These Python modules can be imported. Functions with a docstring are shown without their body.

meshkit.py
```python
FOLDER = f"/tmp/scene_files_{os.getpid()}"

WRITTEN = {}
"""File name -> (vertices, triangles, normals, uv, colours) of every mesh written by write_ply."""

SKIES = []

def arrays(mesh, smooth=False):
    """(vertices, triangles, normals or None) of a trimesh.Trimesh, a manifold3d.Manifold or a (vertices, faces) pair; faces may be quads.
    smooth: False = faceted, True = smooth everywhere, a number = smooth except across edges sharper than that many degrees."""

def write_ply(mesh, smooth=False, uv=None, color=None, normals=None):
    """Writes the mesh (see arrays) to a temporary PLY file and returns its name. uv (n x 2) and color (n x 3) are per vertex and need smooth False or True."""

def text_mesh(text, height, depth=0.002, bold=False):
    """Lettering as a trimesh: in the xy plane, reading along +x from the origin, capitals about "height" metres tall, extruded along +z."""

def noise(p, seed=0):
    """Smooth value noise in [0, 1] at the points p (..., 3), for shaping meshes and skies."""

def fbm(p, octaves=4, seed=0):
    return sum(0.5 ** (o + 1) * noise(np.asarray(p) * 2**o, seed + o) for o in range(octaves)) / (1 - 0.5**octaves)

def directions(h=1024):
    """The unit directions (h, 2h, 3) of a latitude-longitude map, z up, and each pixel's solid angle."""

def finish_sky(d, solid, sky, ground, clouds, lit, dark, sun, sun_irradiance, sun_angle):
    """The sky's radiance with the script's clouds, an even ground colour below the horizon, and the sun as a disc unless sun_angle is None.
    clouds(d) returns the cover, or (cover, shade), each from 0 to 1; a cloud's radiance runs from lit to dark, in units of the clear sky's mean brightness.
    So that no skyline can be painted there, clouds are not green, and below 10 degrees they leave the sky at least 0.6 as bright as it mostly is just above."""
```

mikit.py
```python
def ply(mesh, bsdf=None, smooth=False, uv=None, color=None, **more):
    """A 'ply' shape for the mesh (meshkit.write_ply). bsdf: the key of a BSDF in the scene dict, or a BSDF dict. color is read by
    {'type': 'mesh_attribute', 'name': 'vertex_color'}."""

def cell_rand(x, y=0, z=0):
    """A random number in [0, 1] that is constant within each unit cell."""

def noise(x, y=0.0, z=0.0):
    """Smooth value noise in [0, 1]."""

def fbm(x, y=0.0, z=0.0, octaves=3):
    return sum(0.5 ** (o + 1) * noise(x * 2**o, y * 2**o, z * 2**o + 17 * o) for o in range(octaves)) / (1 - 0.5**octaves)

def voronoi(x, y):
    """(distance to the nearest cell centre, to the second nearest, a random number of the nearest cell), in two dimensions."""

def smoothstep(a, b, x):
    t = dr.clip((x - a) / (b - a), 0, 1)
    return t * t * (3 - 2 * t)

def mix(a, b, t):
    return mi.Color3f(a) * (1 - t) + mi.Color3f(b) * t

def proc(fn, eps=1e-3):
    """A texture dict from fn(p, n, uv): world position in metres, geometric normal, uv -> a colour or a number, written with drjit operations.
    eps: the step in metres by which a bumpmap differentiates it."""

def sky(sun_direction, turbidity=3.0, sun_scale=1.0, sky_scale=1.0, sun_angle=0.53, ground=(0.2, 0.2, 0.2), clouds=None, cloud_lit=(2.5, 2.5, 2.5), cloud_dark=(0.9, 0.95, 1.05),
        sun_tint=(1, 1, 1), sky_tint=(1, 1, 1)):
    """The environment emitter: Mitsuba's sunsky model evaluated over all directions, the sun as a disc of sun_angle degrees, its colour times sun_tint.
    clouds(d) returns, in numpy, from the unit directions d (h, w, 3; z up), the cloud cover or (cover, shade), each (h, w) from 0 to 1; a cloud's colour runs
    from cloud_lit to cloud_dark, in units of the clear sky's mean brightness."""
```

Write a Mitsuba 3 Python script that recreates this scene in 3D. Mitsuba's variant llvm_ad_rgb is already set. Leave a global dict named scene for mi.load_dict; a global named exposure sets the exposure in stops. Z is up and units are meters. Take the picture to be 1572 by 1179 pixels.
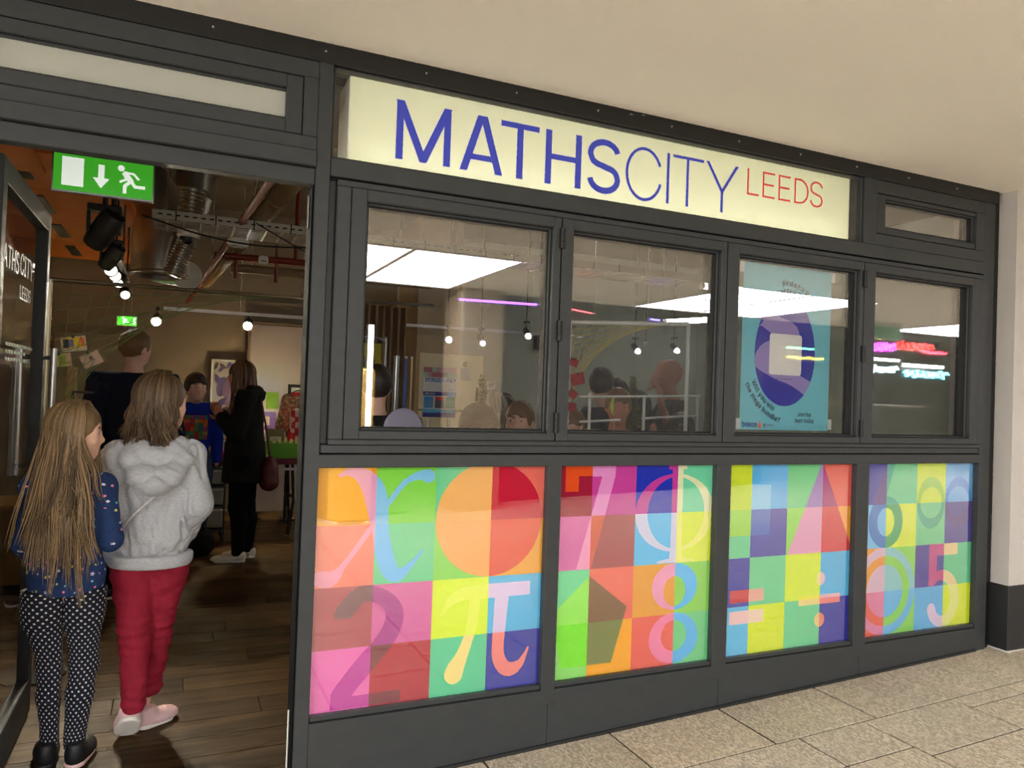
import math, random
import numpy as np, trimesh, mitsuba as mi, drjit as dr
import manifold3d as m3
from shapely.geometry import Polygon, LineString, Point, MultiPolygon, box as sbox
from shapely.ops import unary_union
from shapely import affinity
import mikit, meshkit
from mikit import proc, noise, fbm, voronoi, cell_rand, smoothstep, mix
random.seed(7); rng = np.random.default_rng(7)
scene, labels = {}, {}
T = mi.ScalarTransform4f
# ---------------------------------------------------------------- camera, light, exposure
CAM = np.array([-0.3972, -2.6304, 1.37])
FWD = np.array([0.40807276, 0.91280745, 0.0160993]); UP = np.array([-0.0384212, -0.00044783, 0.99926153])
scene['camera'] = {'type': 'perspective', 'fov': 2 * math.degrees(math.atan(786 / 1143.8)), 'fov_axis': 'x', 'near_clip': 0.05, 'far_clip': 200.0,
                   'to_world': T().look_at(origin=CAM.tolist(), target=(CAM + FWD).tolist(), up=UP.tolist())}
exposure = 1.0
# daylight from the open ends of the arcade (beyond x = -9 and x = 17)
scene['sky'] = mikit.sky([-0.5, -0.3, 0.8], turbidity=4.0, sun_scale=0.0, sky_scale=1.0, ground=(0.9, 0.88, 0.84), sky_tint=(0.88, 0.92, 1.0),
                         clouds=lambda d: (np.ones(d.shape[:2]), np.zeros(d.shape[:2])), cloud_lit=(8.4, 8.8, 9.2))
L_PANEL = 5.2          # luminous ceiling panels of the arcade
L_LAMP = 260.0         # small spot lamps inside the shop
L_TUBE = 12.0
L_SIGN = 3.0          # LED strip in the sign box
# ---------------------------------------------------------------- helpers
def lin(r, g, b):
    return [(c / 255 / 12.92) if c / 255 <= 0.04045 else ((c / 255 + 0.055) / 1.055) ** 2.4 for c in (r, g, b)]
def rgb(c): return {'type': 'rgb', 'value': [float(x) for x in c]}
def mat(name, c, rough=0.5, metallic=0.0, spec=0.5, **kw):
    d = {'type': 'principled', 'base_color': c if isinstance(c, dict) else rgb(c), 'roughness': rough, 'metallic': metallic, 'specular': spec}
    d.update(kw); scene[name] = {'type': 'twosided', 'bsdf': d}; return name
def diff(name, c):
    scene[name] = {'type': 'twosided', 'bsdf': {'type': 'diffuse', 'reflectance': c if isinstance(c, dict) else rgb(c)}}; return name
counts = {}
def key(name):
    n = counts.get(name, 0); counts[name] = n + 1
    k = name if n == 0 else '%s_%03d' % (name, n)
    return k
def thing(name, label, cat, group=None):
    k = key(name); labels[k] = {'label': label, 'category': cat}
    if group: labels[k]['group'] = group
    return k
def struct(name):
    k = key(name); labels[k] = {'kind': 'structure'}; return k
def add(parent, name, mesh, bsdf, smooth=False, label=None, kind=None, color=None, emit=None, ref=None, **more):
    k = key(parent + '__' + name) if parent else name
    if ref is not None: d = dict(ref)
    else:
        d = mikit.ply(mesh, bsdf, smooth=smooth, color=color)
        if emit is not None: d['emitter'] = {'type': 'area', 'radiance': rgb(emit)}
    d.update(more); scene[k] = d
    if label or kind:
        labels.setdefault(k, {})
        if label: labels[k]['label'] = label
        if kind: labels[k]['kind'] = kind
    return k
cat = trimesh.util.concatenate
def bx(x0, x1, y0, y1, z0, z1, b=0.0):
    if b <= 0:
        m = trimesh.creation.box((x1 - x0, y1 - y0, z1 - z0)); m.apply_translation(((x0 + x1) / 2, (y0 + y1) / 2, (z0 + z1) / 2)); return m
    b = min(b, (x1 - x0) / 2.2, (y1 - y0) / 2.2, (z1 - z0) / 2.2)
    P = []
    for i in range(3):
        lo = [x0 + b, y0 + b, z0 + b]; hi = [x1 - b, y1 - b, z1 - b]; lo[i] -= b; hi[i] += b
        P += [[(lo[0], hi[0])[a], (lo[1], hi[1])[c], (lo[2], hi[2])[e]] for a in (0, 1) for c in (0, 1) for e in (0, 1)]
    return trimesh.convex.convex_hull(np.array(P))
def rot(m, ang, axis, at=(0, 0, 0)):
    m = m.copy(); m.apply_transform(trimesh.transformations.rotation_matrix(math.radians(ang), axis, at)); return m
def mv(m, x=0, y=0, z=0):
    m = m.copy(); m.apply_translation((x, y, z)); return m
def tube(pts, r, n=10, cap=True):
    p = np.asarray(pts, float); k = len(p)
    t = np.gradient(p, axis=0); t /= np.linalg.norm(t, axis=1, keepdims=True) + 1e-12
    a = np.cross(t[0], [0, 0, 1.0] if abs(t[0][2]) < .9 else [1.0, 0, 0]); a /= np.linalg.norm(a)
    A = []
    for i in range(k):
        a = a - t[i] * (a @ t[i]); a /= np.linalg.norm(a) + 1e-12; A.append(a.copy())
    A = np.array(A); B = np.cross(t, A); ang = np.arange(n) * 2 * np.pi / n
    r = np.broadcast_to(r, (k,))
    v = p[:, None] + r[:, None, None] * (np.cos(ang)[None, :, None] * A[:, None] + np.sin(ang)[None, :, None] * B[:, None])
    v = v.reshape(-1, 3); f = []
    for i in range(k - 1):
        for j in range(n):
            a0, a1, b0, b1 = i * n + j, i * n + (j + 1) % n, (i + 1) * n + j, (i + 1) * n + (j + 1) % n
            f += [[a0, b1, b0], [a0, a1, b1]]
    if cap:
        v = np.vstack([v, p[0], p[-1]]); c0, c1 = len(v) - 2, len(v) - 1
        for j in range(n):
            f.append([c0, (j + 1) % n, j]); f.append([c1, (k - 1) * n + j, (k - 1) * n + (j + 1) % n])
    m = trimesh.Trimesh(v, f, process=False); return m
def cyl(p0, p1, r, n=16, r1=None):
    p0, p1 = np.asarray(p0, float), np.asarray(p1, float)
    return tube([p0, p1], [r, r if r1 is None else r1], n)
def lathe(prof, n=24, at=(0, 0, 0), axis=None):
    prof = np.asarray(prof, float); ang = np.arange(n) * 2 * np.pi / n
    v = np.stack([prof[:, None, 0] * np.cos(ang), prof[:, None, 0] * np.sin(ang), np.repeat(prof[:, 1:2], n, 1)], -1).reshape(-1, 3); f = []
    for i in range(len(prof) - 1):
        for j in range(n):
            a0, a1, b0, b1 = i * n + j, i * n + (j + 1) % n, (i + 1) * n + j, (i + 1) * n + (j + 1) % n
            f += [[a0, a1, b1], [a0, b1, b0]]
    m = trimesh.Trimesh(v, f, process=False)
    if axis is not None: m.apply_transform(trimesh.geometry.align_vectors([0, 0, 1], np.asarray(axis, float) / np.linalg.norm(axis)))
    m.apply_translation(at); return m
def polys(s): return [g for g in getattr(s, 'geoms', [s]) if g.geom_type == 'Polygon' and g.area > 1e-9]
def extrude(shape, d):
    return cat([trimesh.creation.extrude_polygon(g, d, engine='earcut') for g in polys(shape)])
def upright(m, y=0.0):
    """a mesh drawn in xy and extruded along +z: stood up in the xz plane, facing -y, its front at y"""
    v = m.vertices.copy(); m = m.copy(); d = v[:, 2].max()
    m.vertices = np.stack([v[:, 0], y + d - v[:, 2], v[:, 1]], 1); return m
def flat(shape):
    vs, fs, o = [], [], 0
    for g in polys(shape):
        v, f = trimesh.creation.triangulate_polygon(g, engine='earcut'); vs.append(v); fs.append(f + o); o += len(v)
    return np.vstack(vs), np.vstack(fs)
def spline(pts, n=8):
    p = np.asarray(pts, float); P = np.vstack([2 * p[0] - p[1], p, 2 * p[-1] - p[-2]]); out = []
    for i in range(1, len(P) - 2):
        for t in np.arange(n) / n:
            a, b, c, d = P[i - 1:i + 3]
            out.append(.5 * (2 * b + (c - a) * t + (2 * a - 5 * b + 4 * c - d) * t * t + (3 * b - a - 3 * c + d) * t ** 3))
    out.append(p[-1]); return np.array(out)
def brush(pts, w, n=8):
    q = spline(np.hstack([np.asarray(pts, float), np.asarray(w, float)[:, None]]), n)
    D = [Point(x, y).buffer(max(r, .002) / 2, 16) for x, y, r in q]
    return unary_union([D[i].union(D[i + 1]).convex_hull for i in range(len(D) - 1)])
def line(pts, w, cap='flat', join='mitre', n=0):
    return LineString(spline(pts, n) if n else pts).buffer(w / 2, cap_style=cap, join_style=join)
def ell(cx, cy, rx, ry): return affinity.scale(Point(cx, cy).buffer(1, 32), rx, ry, origin=(cx, cy))
def flatprint(parent, name, items, y, bsdf='m_print', label=None, ink=1.0):
    """flat print: pieces (shape, sRGB) side by side on one upright sheet at y, facing -y"""
    vs, fs, cs, o = [], [], [], 0
    for shp, c in items:
        if shp.is_empty or not polys(shp): continue
        v, f = flat(shp.buffer(0).simplify(.0005)); vs.append(np.stack([v[:, 0], np.full(len(v), y), v[:, 1]], 1)); fs.append(f[:, ::-1] + o if False else f + o)
        cs.append(np.tile(np.array(lin(*c)) * ink, (len(v), 1))); o += len(v)
    V, Fc = np.vstack(vs), np.vstack(fs)
    ar = np.linalg.norm(np.cross(V[Fc[:, 1]] - V[Fc[:, 0]], V[Fc[:, 2]] - V[Fc[:, 0]]), axis=1); Fc = Fc[ar > 4e-8]
    nrm = np.cross(V[Fc[:, 1]] - V[Fc[:, 0]], V[Fc[:, 2]] - V[Fc[:, 0]])[:, 1]
    Fc[nrm > 0] = Fc[nrm > 0][:, ::-1]
    m = trimesh.Trimesh(V, Fc, process=False)
    return add(parent, name, m, bsdf, color=np.vstack(cs), label=label)
def text(s, h, x, z, y, d=0.001, bold=False, align='l', maxw=None):
    m = meshkit.text_mesh(s, h, d, bold); w = m.vertices[:, 0].max()
    if maxw and w > maxw: m.apply_scale([maxw / w, 1, 1]); w = maxw
    return mv(upright(m, y), x - (w / 2 if align == 'c' else w if align == 'r' else 0), 0, z)
# ---------------------------------------------------------------- materials
mat('m_frame', proc(lambda p, n, uv: mix((.036, .040, .042), (.046, .050, .052), fbm(p.x * 30, p.y * 30, p.z * 30))), .48, spec=.35)
mat('m_frame_dark', lin(38, 39, 40), .5)
mat('m_black', lin(22, 22, 23), .45)
mat('m_rubber', lin(15, 15, 15), .7)
mat('m_jamb', lin(24, 24, 25), .9, spec=.04); mat('m_leaf_frame', lin(46, 49, 50), .6, spec=.15)
mat('m_steel', (.62, .62, .62), .28, metallic=1.0)
mat('m_chrome', (.8, .8, .82), .12, metallic=1.0)
mat('m_white', lin(225, 223, 216), .5)
mat('m_paintwhite', proc(lambda p, n, uv: mix((.60, .565, .53), (.64, .605, .57), fbm(p.x * 3, p.y * 3, p.z * 3))), .7, spec=.25)
mat('m_ceiling', proc(lambda p, n, uv: mix((.76, .72, .645), (.80, .76, .685), fbm(p.x * 1.5, p.y * 1.5, p.z))), .85, spec=.1)
scene['m_pane'] = {'type': 'thindielectric', 'int_ior': 1.52, 'ext_ior': 1.0}
scene['m_coated'] = {'type': 'thindielectric', 'int_ior': 1.85, 'ext_ior': 1.0}     # coated solar glass
mat('m_print', {'type': 'mesh_attribute', 'name': 'vertex_color'}, .06, spec=.55)
diff('m_matprint', {'type': 'mesh_attribute', 'name': 'vertex_color'})
def tilecol(p, n, uv):
    s = noise(p.x * 170, p.y * 90, p.z * 90); q = noise(p.x * 320, p.y * 320, 3.0); big = fbm(p.x * 2.2, p.y * 2.2, 1.0)
    c = mix((.37, .318, .245), (.67, .60, .49), smoothstep(.25, .8, s * .6 + q * .4))
    return c * (0.86 + 0.28 * big)
for i, t in enumerate(((1.0, .97, .95), (1.04, 1.0, .95), (.95, .93, .9))):
    mat('m_tile%d' % i, proc(lambda p, n, uv, t=t: tilecol(p, n, uv) * mi.Color3f(*t)), .55, spec=.35)
mat('m_grout', lin(56, 49, 41), .9)
# ---------------------------------------------------------------- shop front
GZ = lambda x: -0.03 + 0.039 * x        # the paving rises to the right
wf = struct('wall_front')
FY = -0.03                               # front of the frame; the glass stands at y = 0
def member(name, x0, x1, z0, z1, y0=FY, y1=0.07, m='m_frame', b=.003, **k): return add(wf, name, bx(x0, x1, y0, y1, z0, z1, b), m, **k)
# door side post, mullions below the sill, right end post
member('post', .003, .052, -.12, 2.50)
for a, b in ((.935, .995), (1.762, 1.84), (2.606, 2.689)): member('mullion', a, b, .17, 1.105)
member('post', 3.500, 3.585, -.05, 2.50)
member('post', 3.587, 3.645, -.05, 2.56, y0=-.012, m='m_black')
# kick plates under the four printed panels, with a joint below each mullion
for a, b in ((.052, .965), (.967, 1.80), (1.802, 2.647), (2.649, 3.50)):
    pr = Polygon([(a, GZ(a) - .06), (b, GZ(b) - .06), (b, .226), (a, .226)])
    add(wf, 'kick_plate', upright(extrude(pr, .09), FY + .002), 'm_frame')
    add(wf, 'base_trim', upright(extrude(Polygon([(a, GZ(a) - .06), (b, GZ(b) - .06), (b, GZ(b) + .012), (a, GZ(a) + .012)]), .03), FY - .008), 'm_frame_dark')
for a, b in ((.052, .935), (.995, 1.762), (1.84, 2.606), (2.689, 3.50)):
    member('sill_bead', a, b, .228, .246, y0=-.022, y1=.02, b=.004)
# transom between panels and windows, the big window frame, the transom under the sign
member('transom', .003, 3.52, 1.100, 1.146)
member('transom', .055, 3.50, 1.150, 1.180, y0=-.024)
member('window_frame', .079, 3.508, 1.18, 1.199, y0=-.034)
member('window_frame', .079, 3.508, 2.078, 2.100, y0=-.034)
member('window_frame', .079, .128, 1.199, 2.078, y0=-.034)
member('window_frame', 3.468, 3.508, 1.199, 2.078, y0=-.034)
member('gap_strip', .053, 3.50, 2.100, 2.108, y0=-.012, m='m_rubber')
member('gap_strip', .053, .079, 1.18, 2.1, y0=-.008, m='m_frame_dark')
member('transom', .053, 3.50, 2.108, 2.172)
member('mullion', 2.607, 2.69, 2.172, 2.50)
member('head', -3.2, 3.60, 2.493, 2.57, y0=-.036, m='m_black')
for a, b, z in ((1.22, 1.262, 2.566), (1.27, 1.30, 2.561), (1.305, 1.335, 2.566), (1.25, 1.268, 2.545), (1.31, 1.325, 2.552)): add(wf, 'paint_chip', bx(a, b, -.0366, -.0358, z - .0015, z), 'm_white', label='chipped paint')
for x in np.arange(-.7, 3.5, .36): add(wf, 'screw', mv(lathe([(0, .003), (.003, .002), (.004, 0)], 8, axis=(0, -1, 0)), x, -.036, 2.53), 'm_steel')
# framing of the small top light on the right
member('top_light_frame', 2.69, 3.50, 2.430, 2.493); member('top_light_frame', 2.69, 3.50, 2.172, 2.229); member('top_light_frame', 2.69, 2.697, 2.229, 2.43); member('top_light_frame', 3.433, 3.50, 2.229, 2.43)
# framing over the door
member('door_head', -3.2, .003, 2.434, 2.493); member('door_head', -3.2, .003, 2.185, 2.232); member('door_head', -.046, .003, 2.232, 2.434)
member('door_head', -3.2, .003, 2.130, 2.185, y0=-.040); member('door_head', -3.2, .003, 2.070, 2.127, y0=-.022, y1=.03)
member('gap_strip', -3.2, .003, 2.126, 2.132, y0=-.010, m='m_rubber')
member('jamb', -.004, .003, -.06, 2.070, y0=-.014, y1=.09, m='m_jamb')
member('draught_strip', -.012, -.006, -.06, .265, y0=.02, y1=.028, m='m_white', label='white strip at the foot of the door jamb')
member('strike_plate', -.009, -.005, 1.93, 2.045, y0=.03, y1=.055, m='m_steel', label='steel plate on the door jamb')
member('post', -1.03, -.945, -.12, 2.50)
member('side_glazing_panel', -3.2, -1.03, -.12, 2.07, y0=0, y1=.05, m='m_black')
def ring_frame(o, i, y0, y1, b=.003):
    (x0, x1, z0, z1), (a0, a1, c0, c1) = o, i
    return cat([bx(x0, a0, y0, y1, z0, z1, b), bx(a1, x1, y0, y1, z0, z1, b), bx(a0 - .001, a1 + .001, y0, y1, z0, c0, b), bx(a0 - .001, a1 + .001, y0, y1, c1, z1, b)])
def pane(parent, x0, x1, z0, z1, y=0.0, m='m_pane'):
    v = np.array([(x0, y, z0), (x1, y, z0), (x1, y, z1), (x0, y, z1)]); return add(parent, 'pane', (v, np.array([[0, 1, 2], [0, 2, 3]])), m)
def sash(name, o, g, hinge=None, y0=-.038):
    k = struct(name); (x0, x1, z0, z1), (a0, a1, c0, c1) = o, g; t = .013
    add(k, 'frame', ring_frame((x0 + .0015, x1 - .0015, z0 + .001, z1 - .001), (a0 - t, a1 + t, c0 - t, c1 + t), y0, .055), 'm_frame')
    add(k, 'bead', ring_frame((a0 - t, a1 + t, c0 - t, c1 + t), (a0 - .004, a1 + .004, c0 - .004, c1 + .004), -.016, .045), 'm_frame')
    add(k, 'gasket', ring_frame((a0 - .004, a1 + .004, c0 - .004, c1 + .004), (a0, a1, c0, c1), -.006, .03, .001), 'm_rubber')
    pane(k, a0, a1, c0, c1, 0.0, 'm_coated'); pane(k, a0, a1, c0, c1, .022, 'm_coated')
    if hinge is not None:
        for z in (1.995, 1.632, 1.272):
            h = cat([cyl((hinge, y0 - .008, z - .04 + j * .0268), (hinge, y0 - .008, z - .04 + j * .0268 + .0258), .0085, 12) for j in range(3)] + [bx(hinge - .007, hinge + .018, y0 - .004, y0 + .001, z - .04, z + .04)])
            add(k, 'hinge', h, 'm_black', smooth=40, label='black butt hinge')
    return k
WZ = (1.199, 2.078); GG = (1.243, 2.023)
sash('window_1', (.128, .955) + WZ, (.196, .907) + GG)
sash('window_2', (.957, 1.776) + WZ, (1.023, 1.732) + GG, hinge=.952)
sash('window_3', (1.778, 2.610) + WZ, (1.857, 2.573) + GG)
sash('window_4', (2.612, 3.466) + WZ, (2.701, 3.393) + GG, hinge=2.606)
sash('window_5', (2.699, 3.431, 2.231, 2.428), (2.769, 3.414, 2.276, 2.394), y0=-.026)
# top light over the door: opal glass
k = struct('window_6')
add(k, 'frame', ring_frame((-1.9, -.048, 2.234, 2.432), (-1.84, -.103, 2.28, 2.388), -.026, .055), 'm_frame')
add(k, 'bead', ring_frame((-1.84, -.103, 2.28, 2.388), (-1.83, -.092, 2.29, 2.378), -.010, .03), 'm_frame')
scene['m_opal'] = {'type': 'twosided', 'bsdf': {'type': 'plastic', 'diffuse_reflectance': rgb((.46, .47, .42)), 'int_ior': 1.5}}
add(k, 'opal_pane', bx(-1.835, -.092, .0, .008, 2.285, 2.384), 'm_opal', label='opal glass pane over the door')
# window over the sign: glass in front of the light box
k = struct('window_7'); pane(k, .053, 2.607, 2.172, 2.493, -.004)
add(k, 'bead', ring_frame((.053, 2.607, 2.172, 2.493), (.061, 2.597, 2.180, 2.486), -.018, .02), 'm_frame')
# ---------------------------------------------------------------- light box sign
sg = thing('fascia_sign', 'long backlit pale yellow sign box reading MATHSCITY LEEDS in blue and red above the windows', 'sign')
SX0, SX1, SZ0, SZ1 = .121, 2.556, 2.176, 2.49
scene['m_diffuser'] = {'type': 'principledthin', 'base_color': rgb((.93, .93, .80)), 'roughness': .6, 'diff_trans': 1.1, 'spec_trans': 0.0, 'eta': 1.3}
diff('m_boxwhite', (.82, .83, .76))
v = np.array([(SX0, .022, SZ0), (SX1, .022, SZ0), (SX1, .022, SZ1), (SX0, .022, SZ1)])
add(sg, 'diffuser', (v, np.array([[0, 1, 2], [0, 2, 3]])), 'm_diffuser', label='pale yellow translucent front')
add(sg, 'case', cat([bx(SX0, SX1, .20, .206, SZ0, SZ1), bx(SX0, SX1, .0225, .206, SZ1, SZ1 + .004), bx(SX0, SX1, .0225, .206, SZ0 - .006, SZ0), bx(SX0 - .004, SX0, .0225, .206, SZ0, SZ1), bx(SX1, SX1 + .004, .0225, .206, SZ0, SZ1)]), 'm_boxwhite')
add(sg, 'light_strip', bx(SX0 + .02, SX1 - .02, .10, .115, SZ0 + .002, SZ0 + .012), 'm_white', emit=[L_SIGN * c for c in (1.0, 1.0, .80)])
add(sg, 'light_strip', bx(SX0 + .02, SX1 - .02, .10, .115, SZ1 - .012, SZ1 - .002), 'm_white', emit=[L_SIGN * .10 * c for c in (.92, 1.0, .9)])
LZ0, LZ1 = 2.221, 2.437
clip = sbox(0, LZ0, 3, LZ1)
def sstroke(x0, x1, z0, z1, w, gap=.30):
    cx, cz, a = (x0 + x1) / 2, (z0 + z1) / 2, (x1 - x0) / 2 - w / 2; h = (z1 - z0) / 2 - w / 2; b = h / 2
    up = [(cx + a * math.cos(t), cz + b + b * math.sin(t)) for t in np.linspace(.25, math.pi + .15, 14)]
    mid = [(cx - a * .72, cz + b * .28), (cx, cz), (cx + a * .72, cz - b * .28)]
    lo = [(cx + a * math.cos(t), cz - b + b * math.sin(t)) for t in np.linspace(.15, -math.pi - .25 + .5, 14)]
    lo = [(cx + a * math.cos(t), cz - b + b * math.sin(t)) for t in np.linspace(.15, -math.pi + .1, 14)]
    return line(up + mid + lo, w, n=4, join='round')
W = .034
big = [('letter_m', unary_union([sbox(.291, LZ0, .317, LZ1), sbox(.474, LZ0, .5, LZ1), line([(.298, LZ1 + .012), (.3955, LZ0 + .006), (.493, LZ1 + .012)], .0275).intersection(clip)])),
       ('letter_a', unary_union([line([(.548, LZ0 - .02), (.628, LZ1 + .02)], .0275), line([(.706, LZ0 - .02), (.626, LZ1 + .02)], .0275), sbox(.575, 2.266, .68, 2.287)]).intersection(clip)),
       ('letter_t', unary_union([sbox(.705, LZ1 - .021, .869, LZ1), sbox(.774, LZ0, .800, LZ1)])),
       ('letter_h', unary_union([sbox(.899, LZ0, .925, LZ1), sbox(1.035, LZ0, 1.061, LZ1), sbox(.9, 2.322, 1.06, 2.343)])),
       ('letter_s', sstroke(1.092, 1.247, 2.217, 2.441, .0245)),
       ('letter_c', line([(1.3665 + .0865 * math.cos(t), 2.328 + .108 * math.sin(t)) for t in np.linspace(.42, 2 * math.pi - .30, 40)], .0115)),
       ('letter_i', sbox(1.482, LZ0, 1.494, LZ1)),
       ('letter_t', unary_union([sbox(1.514, LZ1 - .0115, 1.676, LZ1), sbox(1.585, LZ0, 1.5965, LZ1)])),
       ('letter_y', unary_union([line([(1.692, LZ1 + .01), (1.780, 2.312), (1.868, LZ1 + .01)], .0125), sbox(1.774, LZ0, 1.786, 2.318)]).intersection(clip))]
R0, R1, w = 2.322, 2.440, .0085
eee = lambda x: unary_union([sbox(x, R0, x + w, R1), sbox(x, R0, x + .072, R0 + w), sbox(x, R1 - w, x + .072, R1), sbox(x, 2.378, x + .066, 2.378 + w)])
red = [('letter_l', unary_union([sbox(1.922, R0, 1.922 + w, R1), sbox(1.922, R0, 1.990, R0 + w)])), ('letter_e', eee(2.012)), ('letter_e', eee(2.107)),
       ('letter_d', line([(2.2085, R0 + w / 2), (2.2085, R1 - w / 2), (2.235, R1 - w / 2)] + [(2.236 + .052 * math.cos(t), 2.381 + .0547 * math.sin(t)) for t in np.linspace(1.45, -1.45, 16)] + [(2.235, R0 + w / 2), (2.204, R0 + w / 2)], w)),
       ('letter_s', sstroke(2.303, 2.383, 2.319, 2.442, .0085))]
diff('m_signblue', lin(56, 74, 214)); diff('m_signred', lin(236, 84, 84)); diff('m_signhalo', (.9, .9, .95))
for nm, s in big:
    add(sg, nm, upright(extrude(s, .0012), .0195), 'm_signblue')
    add(sg, nm + '_edge', upright(extrude(s.buffer(.003).difference(s), .0008), .0205), 'm_signhalo')
for nm, s in red: add(sg, nm, upright(extrude(s, .0012), .0195), 'm_signred')
# ---------------------------------------------------------------- printed panels under the windows
def panel(label, x0, x1, cols, base, syms):
    k = thing('graphic_panel', label, 'panel'); z0, z1 = .246, 1.101
    xs = [x0] + list(cols) + [x1]; zs = [z1, .894, .678, .461, z0]; items = []
    for c in range(4):
        for r in range(4):
            cell = sbox(xs[c], zs[r + 1], xs[c + 1], zs[r]); rest = cell
            for shp, cols_ in syms:
                q = cell.intersection(shp)
                if (c, r) in cols_ and not q.is_empty: items.append((q, cols_[(c, r)])); rest = rest.difference(shp)
            items.append((rest, base[r][c]))
    flatprint(k, 'print', items, .004, 'm_matprint', ink=.96)
    pane(k, x0, x1, z0, z1, -.002, 'm_coated')
    add(k, 'backing_board', bx(x0 + .001, x1 - .001, .006, .012, z0 + .001, z1 - .002), 'm_white')
    return k
xsym = unary_union([brush([(.131, 1.069), (.170, 1.084), (.215, 1.066), (.254, 1.018), (.271, .952), (.284, .871), (.300, .789), (.325, .723), (.357, .708), (.394, .735), (.423, .766), (.443, .791)], [.011, .032, .056, .081, .077, .061, .065, .061, .045, .023, .013, .01]),
                    brush([(.075, .711), (.102, .707), (.129, .719), (.159, .757), (.251, .882), (.306, .964), (.362, 1.036), (.399, 1.060), (.433, 1.068), (.459, 1.064)], [.055, .059, .04, .02, .02, .02, .021, .025, .037, .05])])
two = unary_union([brush([(.162, .583), (.185, .612), (.220, .645), (.268, .646), (.319, .617), (.347, .574), (.339, .518), (.300, .457), (.230, .381), (.161, .298)], [.064, .065, .06, .055, .059, .065, .069, .069, .072, .067]).intersection(sbox(.12, .25, .4, .678)),
                   Polygon([(.128, .29), (.377, .292), (.379, .25), (.128, .25)])]).difference(sbox(.1, .50, .21, .566))
pi = unary_union([brush([(.523, .547), (.540, .566), (.565, .598), (.605, .618), (.651, .622), (.753, .622), (.83, .624)], [.01, .017, .034, .047, .051, .052, .053]), sbox(.70, .597, .888, .650),
                  brush([(.659, .607), (.651, .506), (.632, .439), (.610, .383), (.589, .343), (.582, .322)], [.043, .043, .041, .051, .068, .074]),
                  brush([(.770, .616), (.764, .513), (.759, .418), (.763, .366), (.788, .324), (.822, .315), (.855, .333), (.878, .370), (.887, .391)], [.059, .054, .05, .052, .054, .051, .032, .014, .009])])
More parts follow.
